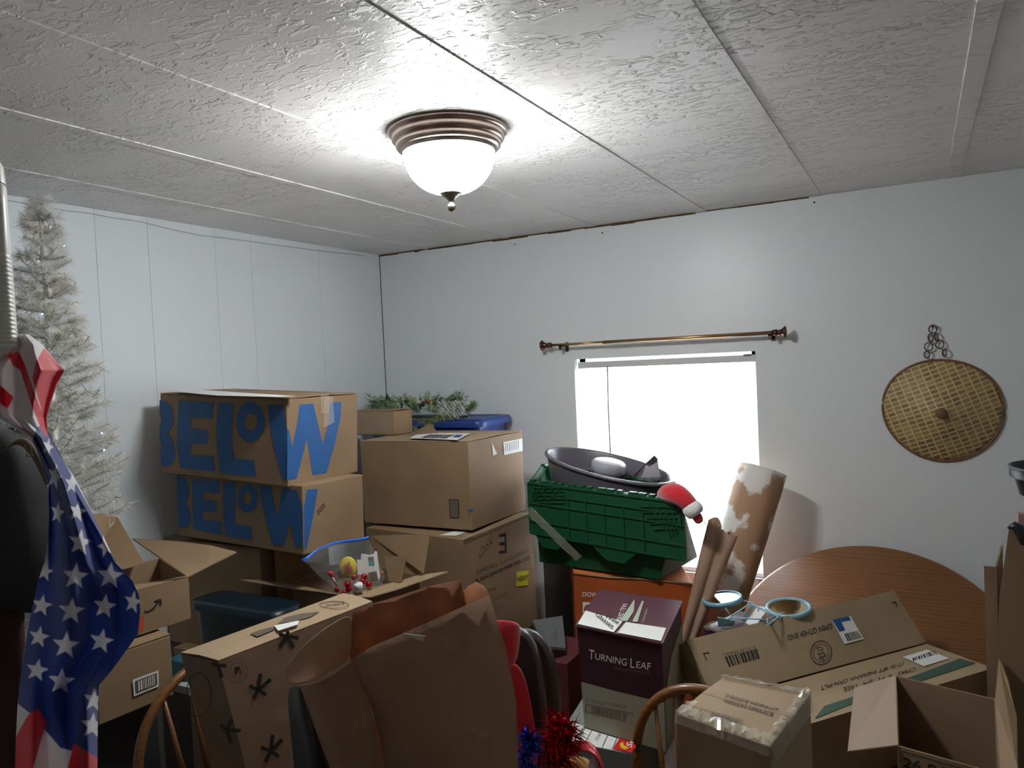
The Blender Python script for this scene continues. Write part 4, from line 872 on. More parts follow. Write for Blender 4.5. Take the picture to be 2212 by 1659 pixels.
# ------------------------------------------------------------------ box with asterisks
za = .97; P = [at(471, 1430, z=za), at(805, 1302, z=za), at(742, 1284, z=za + .003), at(390, 1413, z=za)]
sh = V(.07, .09, 0); Bq = [p + V(-.015, .12, -(p.z - .474)) for p in P]
def stars(m, f):
    F_ = f['F']
    def ast(cx, cy, legs, w_=8.5):
        for dx, dy in legs:
            L_ = math.hypot(dx, dy); nx, ny = -dy / L_ * w_ / 2, dx / L_ * w_ / 2; tx, ty = dx / L_ * 2, dy / L_ * 2
            m.mark(F_, [(cx + nx * .8, cy + ny * .8), (cx - nx * .8, cy - ny * .8), (cx + dx - nx, cy + dy - ny), (cx + dx + tx, cy + dy + ty), (cx + dx + nx, cy + dy + ny)], 2, .0015 + .0001 * (dx > 0))
    ast(619, 1374, [(-16, -4), (2, -10), (24, 4), (-15, 22), (14, 24)]); ast(557, 1490, [(5, -34), (26, -22), (-18, -8), (-10, 18), (16, 10)]); ast(488, 1576, [(12, -22), (30, 2), (10, 28), (-12, -10)]); ast(584, 1622, [(4, -34), (24, -24), (-20, -8), (-11, 22), (17, 12)])
    ast(470, 1436, [(16, 2), (8, 26), (-12, -2)])
    m.mark(F_, ring(511, 1448, 24, 27), 3, holes=[ring(511, 1448, 23, 26)]); m.mark(F_, ring(511, 1448, 15, 17), 3, .0014, holes=[ring(511, 1448, 14, 16)]); m.text(F_, '3', [(521, 1456), (517, 1438), (504, 1441), (508, 1459)], 2, bold=.03)
    Tp = f['T']; m.mark(Tp, ring(722, 1307, 32, 8), 2, holes=[ring(722, 1307, 31, 7)]); m.text(Tp, 'THIS SIDE UP', [(700, 1312), (748, 1306), (742, 1302), (704, 1307)], 2, .002)
    m.mark(Tp, [(614, 1335), (650, 1326), (690, 1322), (670, 1334), (630, 1344), (600, 1348)], 3); m.mark(Tp, [(540, 1370), (560, 1362), (600, 1352), (590, 1362), (556, 1376)], 3)
    L = f['L']; m.mark(L, ring(430, 1500, 28, 48), 3, holes=[ring(430, 1500, 26, 46)])
t = carton('battered brown box printed with big black asterisks, left of the paper bag', P, Bq, mats=[CARDPINK, BLUEINK, INK, FAINT, LABEL], marks=stars, fm=CARD2)
fT = (P[0] + V(0, 0, .014), V(0, 0, 1)); label_px(t, fT, [(592, 1352), (646, 1341), (643, 1350), (601, 1363)], name='torn_white_paper', m=[LABEL], eps=.001)

# ------------------------------------------------------------------ big paper bag
PB = mat('paper_bag', (.36, .20, .115), .8, col2=(.31, .17, .095), nscale=7, bump=.7, bscale=5, bdist=.02)
PBI = mat('stained_paper', (.42, .15, .05), .7, col2=(.28, .09, .03), nscale=14, bump=.3, bscale=20, bdist=.003)
PB2 = mat('paper_bag_pale', (.36, .24, .15), .8)
t = thing('paper_bag', 'large crumpled brown paper bag standing open in the foreground', 'paper bag', at(900, 1700, d=1.25))
def prow(L, d0): return [at(x, y, d=d) for x, y, d in L]
rows = [prow([(758, 1427, 1.10), (800, 1398, 1.095), (866, 1370, 1.09), (925, 1344, 1.09), (990, 1315, 1.10), (1056, 1286, 1.12)], 0),
        prow([(776, 1470, 1.10), (820, 1450, 1.08), (880, 1440, 1.075), (940, 1430, 1.075), (1010, 1415, 1.085), (1094, 1404, 1.11)], 0),
        prow([(800, 1521, 1.105), (840, 1520, 1.085), (900, 1518, 1.07), (960, 1515, 1.07), (1030, 1512, 1.08), (1115, 1515, 1.10)], 0),
        prow([(822, 1590, 1.10), (860, 1590, 1.08), (920, 1590, 1.065), (980, 1590, 1.065), (1040, 1592, 1.075), (1118, 1590, 1.10)], 0),
        prow([(838, 1690, 1.10), (880, 1690, 1.08), (940, 1690, 1.07), (1000, 1690, 1.07), (1060, 1690, 1.08), (1120, 1690, 1.10)], 0),
        prow([(870, 1950, 1.12), (910, 1950, 1.10), (960, 1950, 1.09), (1020, 1950, 1.09), (1070, 1950, 1.10), (1122, 1950, 1.12)], 0)]
obj('front_panel', MB().grid(rows), PB, t, solid=.0008)
rows2 = [prow([(762, 1321, 1.30), (802, 1305, 1.31), (860, 1288, 1.32), (920, 1268, 1.32), (965, 1258, 1.32), (998, 1252, 1.31)], 0),
         prow([(756, 1400, 1.28), (800, 1395, 1.30), (860, 1390, 1.31), (920, 1385, 1.31), (965, 1380, 1.31), (1003, 1375, 1.30)], 0),
         prow([(760, 1600, 1.27), (800, 1600, 1.29), (860, 1600, 1.30), (920, 1600, 1.30), (965, 1600, 1.30), (1010, 1600, 1.29)], 0),
         prow([(800, 1900, 1.27), (840, 1900, 1.29), (880, 1900, 1.30), (930, 1900, 1.30), (970, 1900, 1.30), (1020, 1900, 1.29)], 0)]
obj('back_panel', MB().grid(rows2), PBI, t, solid=.0008)
rows3 = [prow([(999, 1279, 1.305), (1012, 1266, 1.28), (1028, 1257, 1.25), (1045, 1266, 1.20), (1056, 1286, 1.121)], 0),
         prow([(1003, 1375, 1.30), (1020, 1372, 1.26), (1045, 1372, 1.22), (1070, 1372, 1.17), (1091, 1400, 1.112)], 0),
         prow([(1010, 1600, 1.29), (1040, 1600, 1.25), (1070, 1600, 1.20), (1095, 1595, 1.15), (1118, 1590, 1.102)], 0),
         prow([(1020, 1900, 1.29), (1050, 1900, 1.26), (1080, 1910, 1.20), (1100, 1930, 1.15), (1122, 1950, 1.122)], 0)]
obj('side_gusset', MB().grid(rows3), PBI, t, solid=.0008)
rows4 = [prow([(758, 1427, 1.10), (725, 1455, 1.11), (691, 1472, 1.12), (668, 1478, 1.14), (648, 1480, 1.17)], 0),
         prow([(800, 1521, 1.105), (760, 1535, 1.105), (716, 1560, 1.12), (690, 1565, 1.15), (676, 1560, 1.18)], 0),
         prow([(838, 1690, 1.10), (790, 1690, 1.10), (745, 1690, 1.12), (730, 1690, 1.16), (724, 1690, 1.20)], 0),
         prow([(870, 1950, 1.12), (840, 1950, 1.12), (810, 1950, 1.14), (800, 1940, 1.20), (800, 1900, 1.26)], 0)]
obj('side_gusset', MB().grid(rows4), PB, t, solid=.0008)
rows5 = [prow([(762, 1321, 1.295), (728, 1338, 1.27), (691, 1362, 1.24), (655, 1392, 1.21), (628, 1425, 1.19), (616, 1445, 1.18)], 0),
         prow([(762, 1370, 1.285), (735, 1385, 1.26), (705, 1405, 1.235), (672, 1430, 1.21), (640, 1455, 1.185), (620, 1466, 1.175)], 0),
         prow([(758, 1427, 1.27), (735, 1440, 1.25), (712, 1452, 1.23), (685, 1465, 1.205), (655, 1476, 1.18), (628, 1478, 1.17)], 0)]
obj('folded_cuff', MB().grid(rows5), PB2, t, sub=2, solid=.0008)
obj('paper_scrap', MB().add([at(870, 1368, d=1.085), at(918, 1374, d=1.07), at(913, 1386, d=1.072), at(898, 1379, d=1.08)], [(0, 1, 2, 3)]), mat('cream_scrap', (.62, .56, .36), .7), t, solid=.0008)
bz = min(v.co.z + t.location.z for c_ in t.children for v in c_.data.vertices)
cb = at(940, 1800, d=1.2); plainbox('plain brown box under the big paper bag', cb.x - .12, cb.y - .1, cb.x + .14, cb.y + .1, 0, bz - .012)
# black plastic sack behind the bag
b = MB(); rows = [[at(x, y, d=d) for x, y, d in r] for r in ([(622, 1482, 1.30), (640, 1478, 1.24), (660, 1484, 1.23), (672, 1492, 1.26)], [(620, 1530, 1.28), (645, 1525, 1.20), (680, 1545, 1.21), (700, 1560, 1.27)], [(632, 1620, 1.27), (665, 1610, 1.19), (700, 1625, 1.20), (730, 1640, 1.26)], [(640, 1760, 1.27), (680, 1760, 1.19), (720, 1760, 1.20), (760, 1760, 1.27)])]
tag(obj('plastic_sack', b.grid(rows), mat('black_sack', (.012, .011, .013), .35, spec=.6), sub=2, solid=.002), 'glossy black plastic sack showing left of the paper bag', 'sack')

# ------------------------------------------------------------------ leather chair, red throw, tinsel
LEA = mat('dark_brown_leather', (.035, .027, .026), .33, spec=.6, bump=.4, bscale=120, bdist=.001)
def lobe(pts, dd, th, name, parent):
    rows = []
    for k, (off, shr) in enumerate(((-1, .75), (-.75, .93), (0, 1), (.75, .93), (1, .75))):
        cx_ = sum(p[0] for p in pts) / len(pts); cy_ = sum(p[1] for p in pts) / len(pts)
        rows.append([at(cx_ + (x - cx_) * shr, cy_ + (y - cy_) * (.5 + .5 * shr), d=dd + off * th) for x, y in pts])
    b = MB().grid(rows, closed=True); b.poly(rows[0]); b.poly(rows[-1]); return obj(name, b, LEA, parent, sub=1)
t = thing('leather_chair', 'dark brown leather office chair draped with a red throw', 'chair', V(at(1120, 1600, d=1.9).x, at(1120, 1600, d=1.9).y, 0))
lobe([(1020, 1372), (1080, 1352), (1128, 1348), (1152, 1368), (1168, 1410), (1180, 1480), (1187, 1560), (1190, 1690), (1160, 1760), (1000, 1760), (1000, 1450)], 1.82, .05, 'back_cushion', t)
lobe([(1040, 1372), (1100, 1356), (1145, 1351), (1178, 1372), (1200, 1410), (1210, 1470), (1217, 1550), (1220, 1700), (1190, 1760), (1000, 1760), (1010, 1450)], 1.93, .04, 'back_shell', t)
sc = at(1100, 1850, d=1.85); b = MB().box((sc.x - .25, sc.y - .45, .42), (sc.x + .08, sc.y + .02, .52)); obj('seat', b, LEA, t, bevel=.03, bseg=4)
b = MB().tube([V(sc.x, sc.y - .2, .42), V(sc.x, sc.y - .2, .08)], .03, seg=12)
for i in range(5): a = 2 * PI * i / 5; b.tube([V(sc.x, sc.y - .2, .09), V(sc.x + math.cos(a) * .27, sc.y - .2 + math.sin(a) * .27, .04)], .02, seg=8); b.ball(V(sc.x + math.cos(a) * .27, sc.y - .2 + math.sin(a) * .27, .03), .03)
b.box((sc.x - .03, sc.y - .02, .43), (sc.x + .03, sc.y + .06, at(1100, 1700, d=1.9).z)); obj('pedestal', b, mat('chair_base', (.02, .02, .02), .4), t)
rows = [prow([(1000, 1345, 1.72), (1050, 1338, 1.72), (1090, 1336, 1.73), (1118, 1342, 1.74), (1126, 1352, 1.77)], 0), prow([(1000, 1400, 1.70), (1050, 1400, 1.70), (1085, 1398, 1.71), (1112, 1396, 1.72), (1122, 1392, 1.75)], 0),
        prow([(1000, 1460, 1.70), (1060, 1455, 1.70), (1090, 1450, 1.71), (1108, 1440, 1.72), (1118, 1425, 1.75)], 0)]
red = thing('red_throw', 'bright red plush throw hanging over the leather chair back', 'throw', at(1090, 1400, d=1.72))
obj('front_fold', MB().grid(rows), RED, red, sub=2, solid=.006)
rows = [prow([(1030, 1420, 1.745), (1080, 1420, 1.745), (1105, 1425, 1.745), (1128, 1440, 1.75)], 0), prow([(1040, 1500, 1.735), (1085, 1500, 1.73), (1120, 1500, 1.735), (1145, 1500, 1.74)], 0), prow([(1050, 1580, 1.73), (1100, 1590, 1.72), (1135, 1590, 1.73), (1160, 1585, 1.74)], 0), prow([(1060, 1690, 1.73), (1100, 1690, 1.72), (1140, 1690, 1.73), (1165, 1690, 1.74)], 0)]
obj('lower_fold', MB().grid(rows), RED, red, sub=2, solid=.006)
def tinsel(name, label, m, spine, rad, n, seed, cat='garland', extra=None):
    rr = random.Random(seed); o = spine[len(spine) // 2]; t = thing(name, label, cat, o); b = MB()
    b.tube(spine, .0025, seg=5)
    for i in range(n):
        k = rr.uniform(0, len(spine) - 1.001); j = int(k); p = spine[j].lerp(spine[j + 1], k - j)
        d = V(rr.gauss(0, 1), rr.gauss(0, 1), rr.gauss(0, 1)).normalized(); L_ = rad * rr.uniform(.5, 1.2); s = d.orthogonal().normalized() * .0012
        md = p + d * L_ * .5 + V(0, 0, rr.uniform(-.004, .004)); e = p + d * L_ + V(0, 0, -.006)
        b.add([p - s, p + s, md + s, md - s, e], [(0, 1, 2, 3), (3, 2, 4)])
    obj('tinsel_strands', b, m, t, recalc=False)
    if extra: extra(t)
    return t
BT = mat('blue_foil', (.01, .08, .5), .15, metal=1); RT = mat('red_foil', (.45, .005, .02), .15, metal=1)
tinsel('blue_tinsel', 'shiny blue foil tinsel at the foot of the red throw', BT, [at(x, y, d=1.62) for x, y in ((1130, 1600), (1145, 1590), (1150, 1610), (1130, 1640), (1150, 1665), (1175, 1690))], .036, 380, 3)
def shiny(t):
    for px, py in ((1196, 1555), (1218, 1558), (1200, 1574), (1222, 1582)): obj('foil_bead', MB().ball(at(px, py, d=1.6), .0075, seg=10), RT, t)
tinsel('red_tinsel', 'shiny red foil tinsel with beads beside the leather chair', RT, [at(x, y, d=1.62) for x, y in ((1180, 1640), (1190, 1600), (1200, 1565), (1222, 1562), (1235, 1590), (1225, 1620), (1205, 1650), (1190, 1680))], .050, 620, 5, extra=shiny)
REDP = mat('red_glossy_plastic', (.38, .012, .018), .35)
o = at(1255, 1720, d=1.62)
t = thing('red_basket', 'red arched basket handle at the bottom centre beside the red tinsel', 'basket', o)
pts = [at(x, y, d=d) for x, y, d in ((1175, 1700, 1.66), (1195, 1645, 1.66), (1222, 1615, 1.65), (1255, 1604, 1.63), (1285, 1612, 1.60), (1302, 1640, 1.58), (1312, 1690, 1.56))]
rows = []
for i, p in enumerate(pts):
    c_ = at(1245, 1690, d=1.6); dr = (p - c_).normalized(); rows.append([p + RC[2] * -.02, p + RC[2] * .03, p + RC[2] * .03 - dr * .012, p - RC[2] * .02 - dr * .012])
obj('handle', MB().grid(rows, closed=True), REDP, t, sub=2)
b = MB(); L0 = [o + V(math.cos(a) * .085, math.sin(a) * .07, .0) for a in [2 * PI * i / 28 for i in range(28)]]; b.grid([L0, [p + V(0, 0, -.08) for p in L0]], closed=True); b.poly([p + V(0, 0, -.08) for p in L0]); obj('bowl', b, REDP, t, solid=.003)
pp = at(1262, 1672, d=1.66); t = thing('gingerbread_toy', 'small tan plush with a white pompom inside the red basket', 'toy', pp)
obj('plush_body', MB().ball(pp + V(-.01, 0, -.005), .04, sc=(1.2, .7, 1)), mat('tan_plush', (.40, .2, .06), .9, sheen=.3), t); obj('pompom', MB().ball(at(1284, 1652, d=1.60), .013), FUR, t)
plainbox('plain brown box under the red basket', o.x - .09, o.y - .08, o.x + .09, o.y + .08, 0, o.z - .095)

# ------------------------------------------------------------------ open box with the zip bag
zo = .86; P = [at(632, 1262, z=zo), at(742, 1286, z=zo), at(905, 1243, z=zo), at(800, 1220, z=zo)]; Bq = [V(p.x, p.y, .42) for p in P]
t = thing('open_cardboard_box', 'open brown box full of holiday trinkets with flaps spread', 'box', sum(Bq, V(0, 0, 0)) / 4)
b = MB(); shell(b, P, Bq); obj('carton_body', b, [CARD, CARDIN], t)
obj('flap', MB().slab([P[0], P[1], at(735, 1289, z=zo - .01), at(640, 1272, z=zo + .0), at(517, 1252, z=zo + .03), at(560, 1252, z=zo + .02)], (0, 0, 1), .003), CARD, t)
b = MB(); b.poly([P[1], P[2], at(968, 1235, z=zo + .02), at(862, 1272, z=zo - .0), at(800, 1290, z=zo - .01), at(745, 1292, z=zo - .01)]); obj('flap', b, CARD2, t, solid=.004)
b = MB(); k0, k1 = P[3], P[2]; b.poly([k0, k1 + V(0, 0, .0), at(915, 1238, y=k1.y - .02), at(928, 1154, y=k1.y + .03), at(800, 1157, y=k0.y + .03)]); obj('flap', b, CARD, t, solid=.004)
b = MB(); b.poly([at(840, 1255, y=k1.y - .10), at(866, 1258, y=k1.y - .10), at(879, 1202, y=k1.y - .08), at(830, 1200, y=k1.y - .08)]); obj('inner_flap', b, CARD, t, solid=.003)
b = MB(); b.poly([P[0], P[3], at(800, 1215, z=zo + .02), at(700, 1222, z=zo + .03), at(650, 1250, z=zo + .02)]); obj('flap', b, CARD, t, solid=.003)
# filling inside (white film)
b = MB(); rf = random.Random(9); cb = sum(P, V(0, 0, 0)) / 4
rows = [[(P[0].lerp(P[1], .08 + .84 * i / 7)).lerp(P[3].lerp(P[2], .08 + .84 * i / 7), .08 + .84 * j / 7) + V(0, 0, -.05 + rf.uniform(-.012, .015)) for i in range(8)] for j in range(8)]
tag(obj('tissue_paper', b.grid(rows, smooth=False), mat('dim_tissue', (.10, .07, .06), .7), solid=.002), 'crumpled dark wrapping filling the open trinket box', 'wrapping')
plainbox('plain brown box on the floor beneath the open trinket box', cb.x - .11, cb.y - .11, cb.x + .11, cb.y + .11, 0, .408)
dz = 2.61
Zb = lambda x, y, d=None: at(640 + x / 8.296, 1140 + y / 8.296, d=(dz if d is None else d) + (x - 900) * .00017)
t = thing('zip_bag', 'clear plastic zip bag with a blue zipper full of holiday trinkets', 'plastic bag', Zb(900, 1100))
top = [(120, 600), (200, 540), (330, 430), (480, 350), (640, 285), (800, 255), (960, 235), (1120, 215), (1290, 175)]
obj('zipper', MB().tube([Zb(x, y) for x, y in top], [.008, .0067] + [.005] * 7, seg=8), mat('blue_zipper', (.01, .12, .55), .3), t)
bot = [(220, 660), (330, 790), (430, 900), (560, 1000), (700, 1120), (880, 1190), (1120, 1120), (1380, 1030), (1620, 940)]
rr = random.Random(4)
for sg in (-1, 1):
    rows = []
    for k in range(7):
        f = k / 6; bulge = math.sin(PI * min(1, f * 1.0)) ** .7 * .039
        rows.append([Zb(tx + (bx - tx) * f, ty + (by_ - ty) * f, dz + sg * (bulge * math.sin(PI * (i + .5) / 9) ** .6 + .002) + rr.uniform(-.004, .004)) for i, ((tx, ty), (bx, by_)) in enumerate(zip(top, bot))])
    obj('bag_film', MB().grid(rows), PLAST, t, sub=1)
YEL = mat('yellow_disc', (.62, .48, .02), .4)
q = Zb(930, 710); t2 = thing('yellow_ornament', 'yellow round pack with red lettering inside the zip bag', 'ornament', q)
obj('disc', MB().lathe([(0, .0065), (.027, .0055), (.0303, 0), (.027, -.0055), (0, -.0065)], q, -RC[2], seg=28, sy=1.25, xdir=RC[0]), YEL, t2)
nf = (q - RC[2] * .007, -RC[2]); m = MB(); zb2 = lambda L: [(640 + x / 8.296, 1140 + y / 8.296) for x, y in L]
m.text(nf, 'XMAS', zb2([(880, 820), (1030, 800), (950, 590), (830, 690)]), 0, bold=.03); obj('lettering', m, [REDINK], t2, recalc=False)
q = Zb(1290, 680); t2 = thing('white_plastic_frame', 'flat white plastic frame with a small teal window inside the zip bag', 'ornament', q)
m = MB(); nf = (q, -RC[2]); m.mark(nf, zb2([(1085, 570), (1160, 570), (1165, 465), (1300, 485), (1400, 465), (1410, 420), (1450, 430), (1470, 620), (1505, 880), (1475, 945), (1440, 775), (1290, 800), (1280, 840), (1100, 840)]), 0, holes=[zb2([(1283, 518), (1390, 518), (1405, 690), (1300, 690)])])
obj('frame', m, [WHITE], t2, solid=.003, recalc=False); m = MB(); m.mark(nf, zb2([(1283, 600), (1400, 600), (1405, 690), (1300, 690)]), 0, -.002); obj('teal_pane', m, [mat('teal_insert', (.12, .3, .28), .4)], t2, recalc=False)
RB = mat('red_bauble', (.45, .004, .015), .12, metal=.6, spec=.8)
pos = [(1040, 880), (1215, 875), (920, 1010), (1300, 1015), (730, 1110), (855, 1155), (940, 1090), (1190, 960)]
where = ['under the yellow pack', 'beside the white frame', 'left of the white candle', 'right of the white candle', 'lowest at the bag left', 'at the bottom of the bag', 'just below the left bauble', 'behind the white candle']
for (x, y), wh in zip(pos, where):
    r = .0118 if x not in (730, 855) else .0084; o_ = Zb(x, y, dz - .012); t2 = thing('bauble', 'shiny red bauble in the zip bag, ' + wh, 'bauble', o_, 'red baubles in the zip bag')
    obj('ball', MB().ball(o_, r, seg=20), RB, t2)
q = Zb(1115, 1050, dz - .02); t2 = thing('tealight', 'small white tealight candle among the red baubles', 'candle', q)
obj('wax', MB().lathe([(0, .011), (.0135, .011), (.015, .009), (.015, -.0155), (0, -.0155)], q, (.1, -.2, 1), seg=24), FUR, t2)
q = Zb(650, 930, dz - .02); t2 = thing('peppermint_stick', 'small red and white striped candy ornament at the left of the zip bag', 'ornament', q)
obj('stick', MB().tube([Zb(620, 830, dz - .02), Zb(730, 1040, dz - .02)], .004, seg=8), WHITE, t2); obj('red_bow', MB().tube([Zb(560, 800, dz - .015), Zb(620, 810, dz - .02), Zb(700, 960, dz - .01)], [.006, .009, .006], seg=8), REDP, t2)
q = Zb(1540, 800, dz); tag(obj('orange_bead', MB().ball(q, .005, seg=12), mat('orange_bead', (.7, .15, .02), .4)), 'tiny orange bead at the right side of the zip bag', 'bead')

# ------------------------------------------------------------------ open parcel box with curved arrow, one under it, teal totes
zp = 1.09; FR = at(407, 1244, z=zp); FLp = at(235, 1292, z=zp); d = (FR - FLp).normalized(); back = V(-d.y, d.x, 0)
P = [FLp, FR, FR + back * .30, FLp + back * .30]; P[2] = at(345, 1205, z=zp); P[3] = P[2] + (FLp - FR)
hh = FR.z - at(411, 1335, y=FR.y).z; Bq = [V(p.x, p.y, zp - hh) for p in P]
t = thing('open_cardboard_box', 'open brown parcel box with a black curved arrow beside the flag', 'box', sum(Bq, V(0, 0, 0)) / 4)
b = MB(); shell(b, P, Bq); bx = obj('carton_body', b, [CARD, CARDIN], t)
fF = fplane(P[0], P[1], Bq[0]); m = MB()
m.mark(fF, [(311, 1322), (318, 1324), (332, 1317), (341, 1304), (344, 1300), (345, 1312), (349, 1306), (349, 1296), (346, 1293), (334, 1297), (331, 1301), (337, 1300), (338, 1303), (328, 1314), (318, 1320), (311, 1319)], 0)
stamp(bx, m, [INK])
obj('flap', MB().slab([P[1], P[2] + V(0, 0, .002), at(286, 1163, z=zp + .012), at(380, 1168, z=zp + .02), at(455, 1178, z=zp + .02), at(511, 1192, z=zp + .01), at(450, 1222, z=zp + .002)], (0, 0, 1), .004), CARD, t)
b = MB(); k0 = at(257, 1231, z=zp + .01); b.poly([k0, at(312, 1217, z=zp + .01), at(253, 1117, y=k0.y + .16), at(225, 1112, y=k0.y + .13), at(175, 1109, y=k0.y + .03), at(175, 1240, y=k0.y - .02)]); obj('flap', b, CARD, t, solid=.004)
b = MB(); b.poly([P[0], P[1], P[1].lerp(P[0], .1) + V(0, -.02, .004), at(290, 1264, z=zp - .002)]); obj('front_flap_edge', b, CARD, t, solid=.003)
obj('orange_label', MB().mark(fF, [(285, 1372), (308, 1360), (310, 1330), (300, 1335), (285, 1345)], 0, .002), [mat('orange_label', (.45, .06, .02), .5)], t, recalc=False)
F2 = at(368, 1372, z=zp - hh - .012); G2 = at(205, 1428, z=zp - hh - .012); d = (F2 - G2).normalized(); back = V(-d.y, d.x, 0); hz = F2.z - at(372, 1500, y=F2.y).z
P2 = [G2, F2, F2 + back * .30, G2 + back * .30]; B2 = [V(p.x, p.y, F2.z - hz) for p in P2]
t = carton('brown box with a framed white barcode label, under the open parcel box', P2, B2)
fF = fplane(P2[0], P2[1], B2[0]); label_px(t, fF, [(285, 1468), (341, 1447), (342, 1482), (288, 1504)], lambda b: (b.mark(fF, [(290, 1471), (337, 1453), (338, 1478), (292, 1497)], 2, .004), b.bars(fF, [(297, 1492), (334, 1478), (333, 1456), (296, 1471)], 0, 12, .005)))
cc = sum(B2, V(0, 0, 0)) / 4; tag(obj('floor_crate', MB().box((cc.x - .12, cc.y - .09, 0), (cc.x + .08, cc.y + .09, B2[0].z - .003)), mat('black_crate', (.02, .02, .022), .6), bevel=.01), 'black crate on the floor under the box with the framed label', 'crate')
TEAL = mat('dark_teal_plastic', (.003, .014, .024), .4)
a = at(384, 1300, z=.84); c_ = at(640, 1345, z=.84)
t = thing('storage_tote', 'dark teal storage tote in shadow behind the box with asterisks', 'storage tote', V(-1.9, 1.75, 0))
X0, X1, Y0, Y1 = a.x + .02, a.x + .45, a.y + .02, a.y + .17
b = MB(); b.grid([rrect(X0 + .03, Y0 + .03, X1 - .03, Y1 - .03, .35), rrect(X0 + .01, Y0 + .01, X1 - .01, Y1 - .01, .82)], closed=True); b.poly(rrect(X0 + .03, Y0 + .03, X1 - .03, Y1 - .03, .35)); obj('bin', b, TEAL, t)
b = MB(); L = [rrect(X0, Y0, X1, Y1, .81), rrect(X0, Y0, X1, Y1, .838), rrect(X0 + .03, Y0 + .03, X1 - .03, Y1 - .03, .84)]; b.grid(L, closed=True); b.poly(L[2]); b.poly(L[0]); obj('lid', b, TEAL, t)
plainbox('plain brown box on the floor beneath the dark teal tote', X0 + .04, Y0 + .04, X1 - .04, Y1 - .04, 0, .338)
o = at(380, 1448, d=2.32); tag(obj('teal_box', MB().box((o.x - .04, o.y - .0, o.z - .03), (o.x + .05, o.y + .06, o.z + .03)), mat('bright_teal', (.02, .16, .2), .4), bevel=.004), 'small bright teal box between the framed-label box and the asterisk box', 'box')
o = at(376, 1486, d=2.29); tag(obj('paper_stack', MB().box((o.x - .06, o.y - .0, o.z - .012), (o.x + .07, o.y + .07, o.z + .012)), mat('grey_paper', (.38, .4, .38), .7)), 'pale papers under the small bright teal box', 'papers')
tag(obj('floor_crate', MB().box((o.x - .06, o.y + .0, 0), (o.x + .07, o.y + .1, o.z - .014)), mat('brown_crate', (.05, .03, .02), .6)), 'dark brown crate under the pale papers', 'crate')
# clutter and an added filler block in the dark gap between air fryer box and orange box
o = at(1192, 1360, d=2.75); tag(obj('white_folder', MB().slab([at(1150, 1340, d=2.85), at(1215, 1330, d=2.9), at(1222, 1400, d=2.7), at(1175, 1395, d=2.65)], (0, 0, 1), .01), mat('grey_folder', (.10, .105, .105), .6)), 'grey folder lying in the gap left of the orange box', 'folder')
tag(obj('dark_gap_filler', MB().box((-1.62, 3.22, 0), (-1.26, 3.49, .80)), mat('gap_filler_dark', (.05, .048, .05), .6), bevel=.004), 'dark cabinet against the back wall left of the window, deep in the gap', 'filler')  # dark block added so the lit wall behind reads as shade
gb = at(1175, 1420, d=2.7); tag(obj('gap_box', MB().box((gb.x - .06, gb.y - .02, 0), (gb.x + .10, gb.y + .22, gb.z)), mat('dark_red_card', (.09, .015, .02), .6), bevel=.003), 'dark red box standing in the gap left of the orange box', 'box')

# ------------------------------------------------------------------ white tinsel tree and lights
tx, ty = -2.45, 1.425
WT = mat('white_tinsel', (.93, .93, .92), .4, translucent=.45); WT2 = mat('ivory_tinsel', (.84, .82, .76), .5, translucent=.4)
t = thing('white_christmas_tree', 'tall white artificial Christmas tree standing by the left wall', 'tree', (tx, ty, 0))
obj('trunk', MB().tube([V(tx, ty, .03), V(tx, ty, 2.19)], [.016, .008], seg=8), WHITE, t)
b = MB()
for i in range(4): a = PI / 2 * i + .4; b.tube([V(tx, ty, .12), V(tx + math.cos(a) * .24, ty + math.sin(a) * .24, .012)], .009, seg=6)
obj('stand', b, WHITE, t)
b = MB(); tw = MB(); rt_ = random.Random(21); z = 2.2; k = 0
while z > .98:
    f = (2.24 - z) / 1.5; rad = .035 + .20 * min(1, f * 1.25) ** .9
    if tx - rad < LX + .02: pass
    for j in range(7):
        a = k * 2.399 + rt_.uniform(-.3, .3); k += 1; L_ = rad * rt_.uniform(.72, 1.08)
        dx, dy = math.cos(a), math.sin(a)
        if tx + dx * L_ < LX + .03: L_ = (tx - LX - .03) / max(.01, -dx)
        p = V(tx, ty, z); q = p + V(dx * L_, dy * L_, L_ * .38 + rt_.uniform(-.02, .02)); tw.tube([p, p.lerp(q, .5) - V(0, 0, .004), q], .0018, seg=4)
        needles(b, p.lerp(q, .15), q, int(70 + 330 * L_), .036, .0013, 0 if rt_.random() < .6 else 1)
        for s_ in (-1, 1):
            if L_ > .09:
                m0 = p.lerp(q, .55); e = m0 + V(dx - dy * s_ * .9, dy + dx * s_ * .9, .25).normalized() * L_ * .42
                e.x = max(e.x, LX + .02); tw.tube([m0, e], .0014, seg=3); needles(b, m0, e, 60, .03, .0013, 0 if rt_.random() < .6 else 1)
    z -= .042
obj('tinsel_branches', b, [WT, WT2], t, recalc=False); obj('branch_wire', tw, mat('branch_wire', (.5, .46, .38), .5), t)
needle = MB(); p = at(52, 683, d=2.5); needles(needle, p, at(72, 695, d=2.5), 40, .012, .001, 0)
obj('green_sprig', needle, GREENS[2], t, recalc=False)
t = thing('string_lights', 'string of tiny pale blue lights wound around the white Christmas tree', 'string lights', (tx, ty, 1.2))
pts = []
for i in range(220):
    f = i / 219; z = 2.16 - 1.3 * f; rad = (.035 + .20 * min(1, ((2.24 - z) / 1.5) * 1.25) ** .9) * (.86 + .1 * math.sin(i * 1.7)); a = f * 46
    pts.append(V(max(LX + .015, tx + math.cos(a) * rad), ty + math.sin(a) * rad, z + .012 * math.sin(i * 2.3)))
obj('cord', MB().tube(pts, .0016, seg=5), mat('pale_cord', (.45, .45, .40), .5), t)
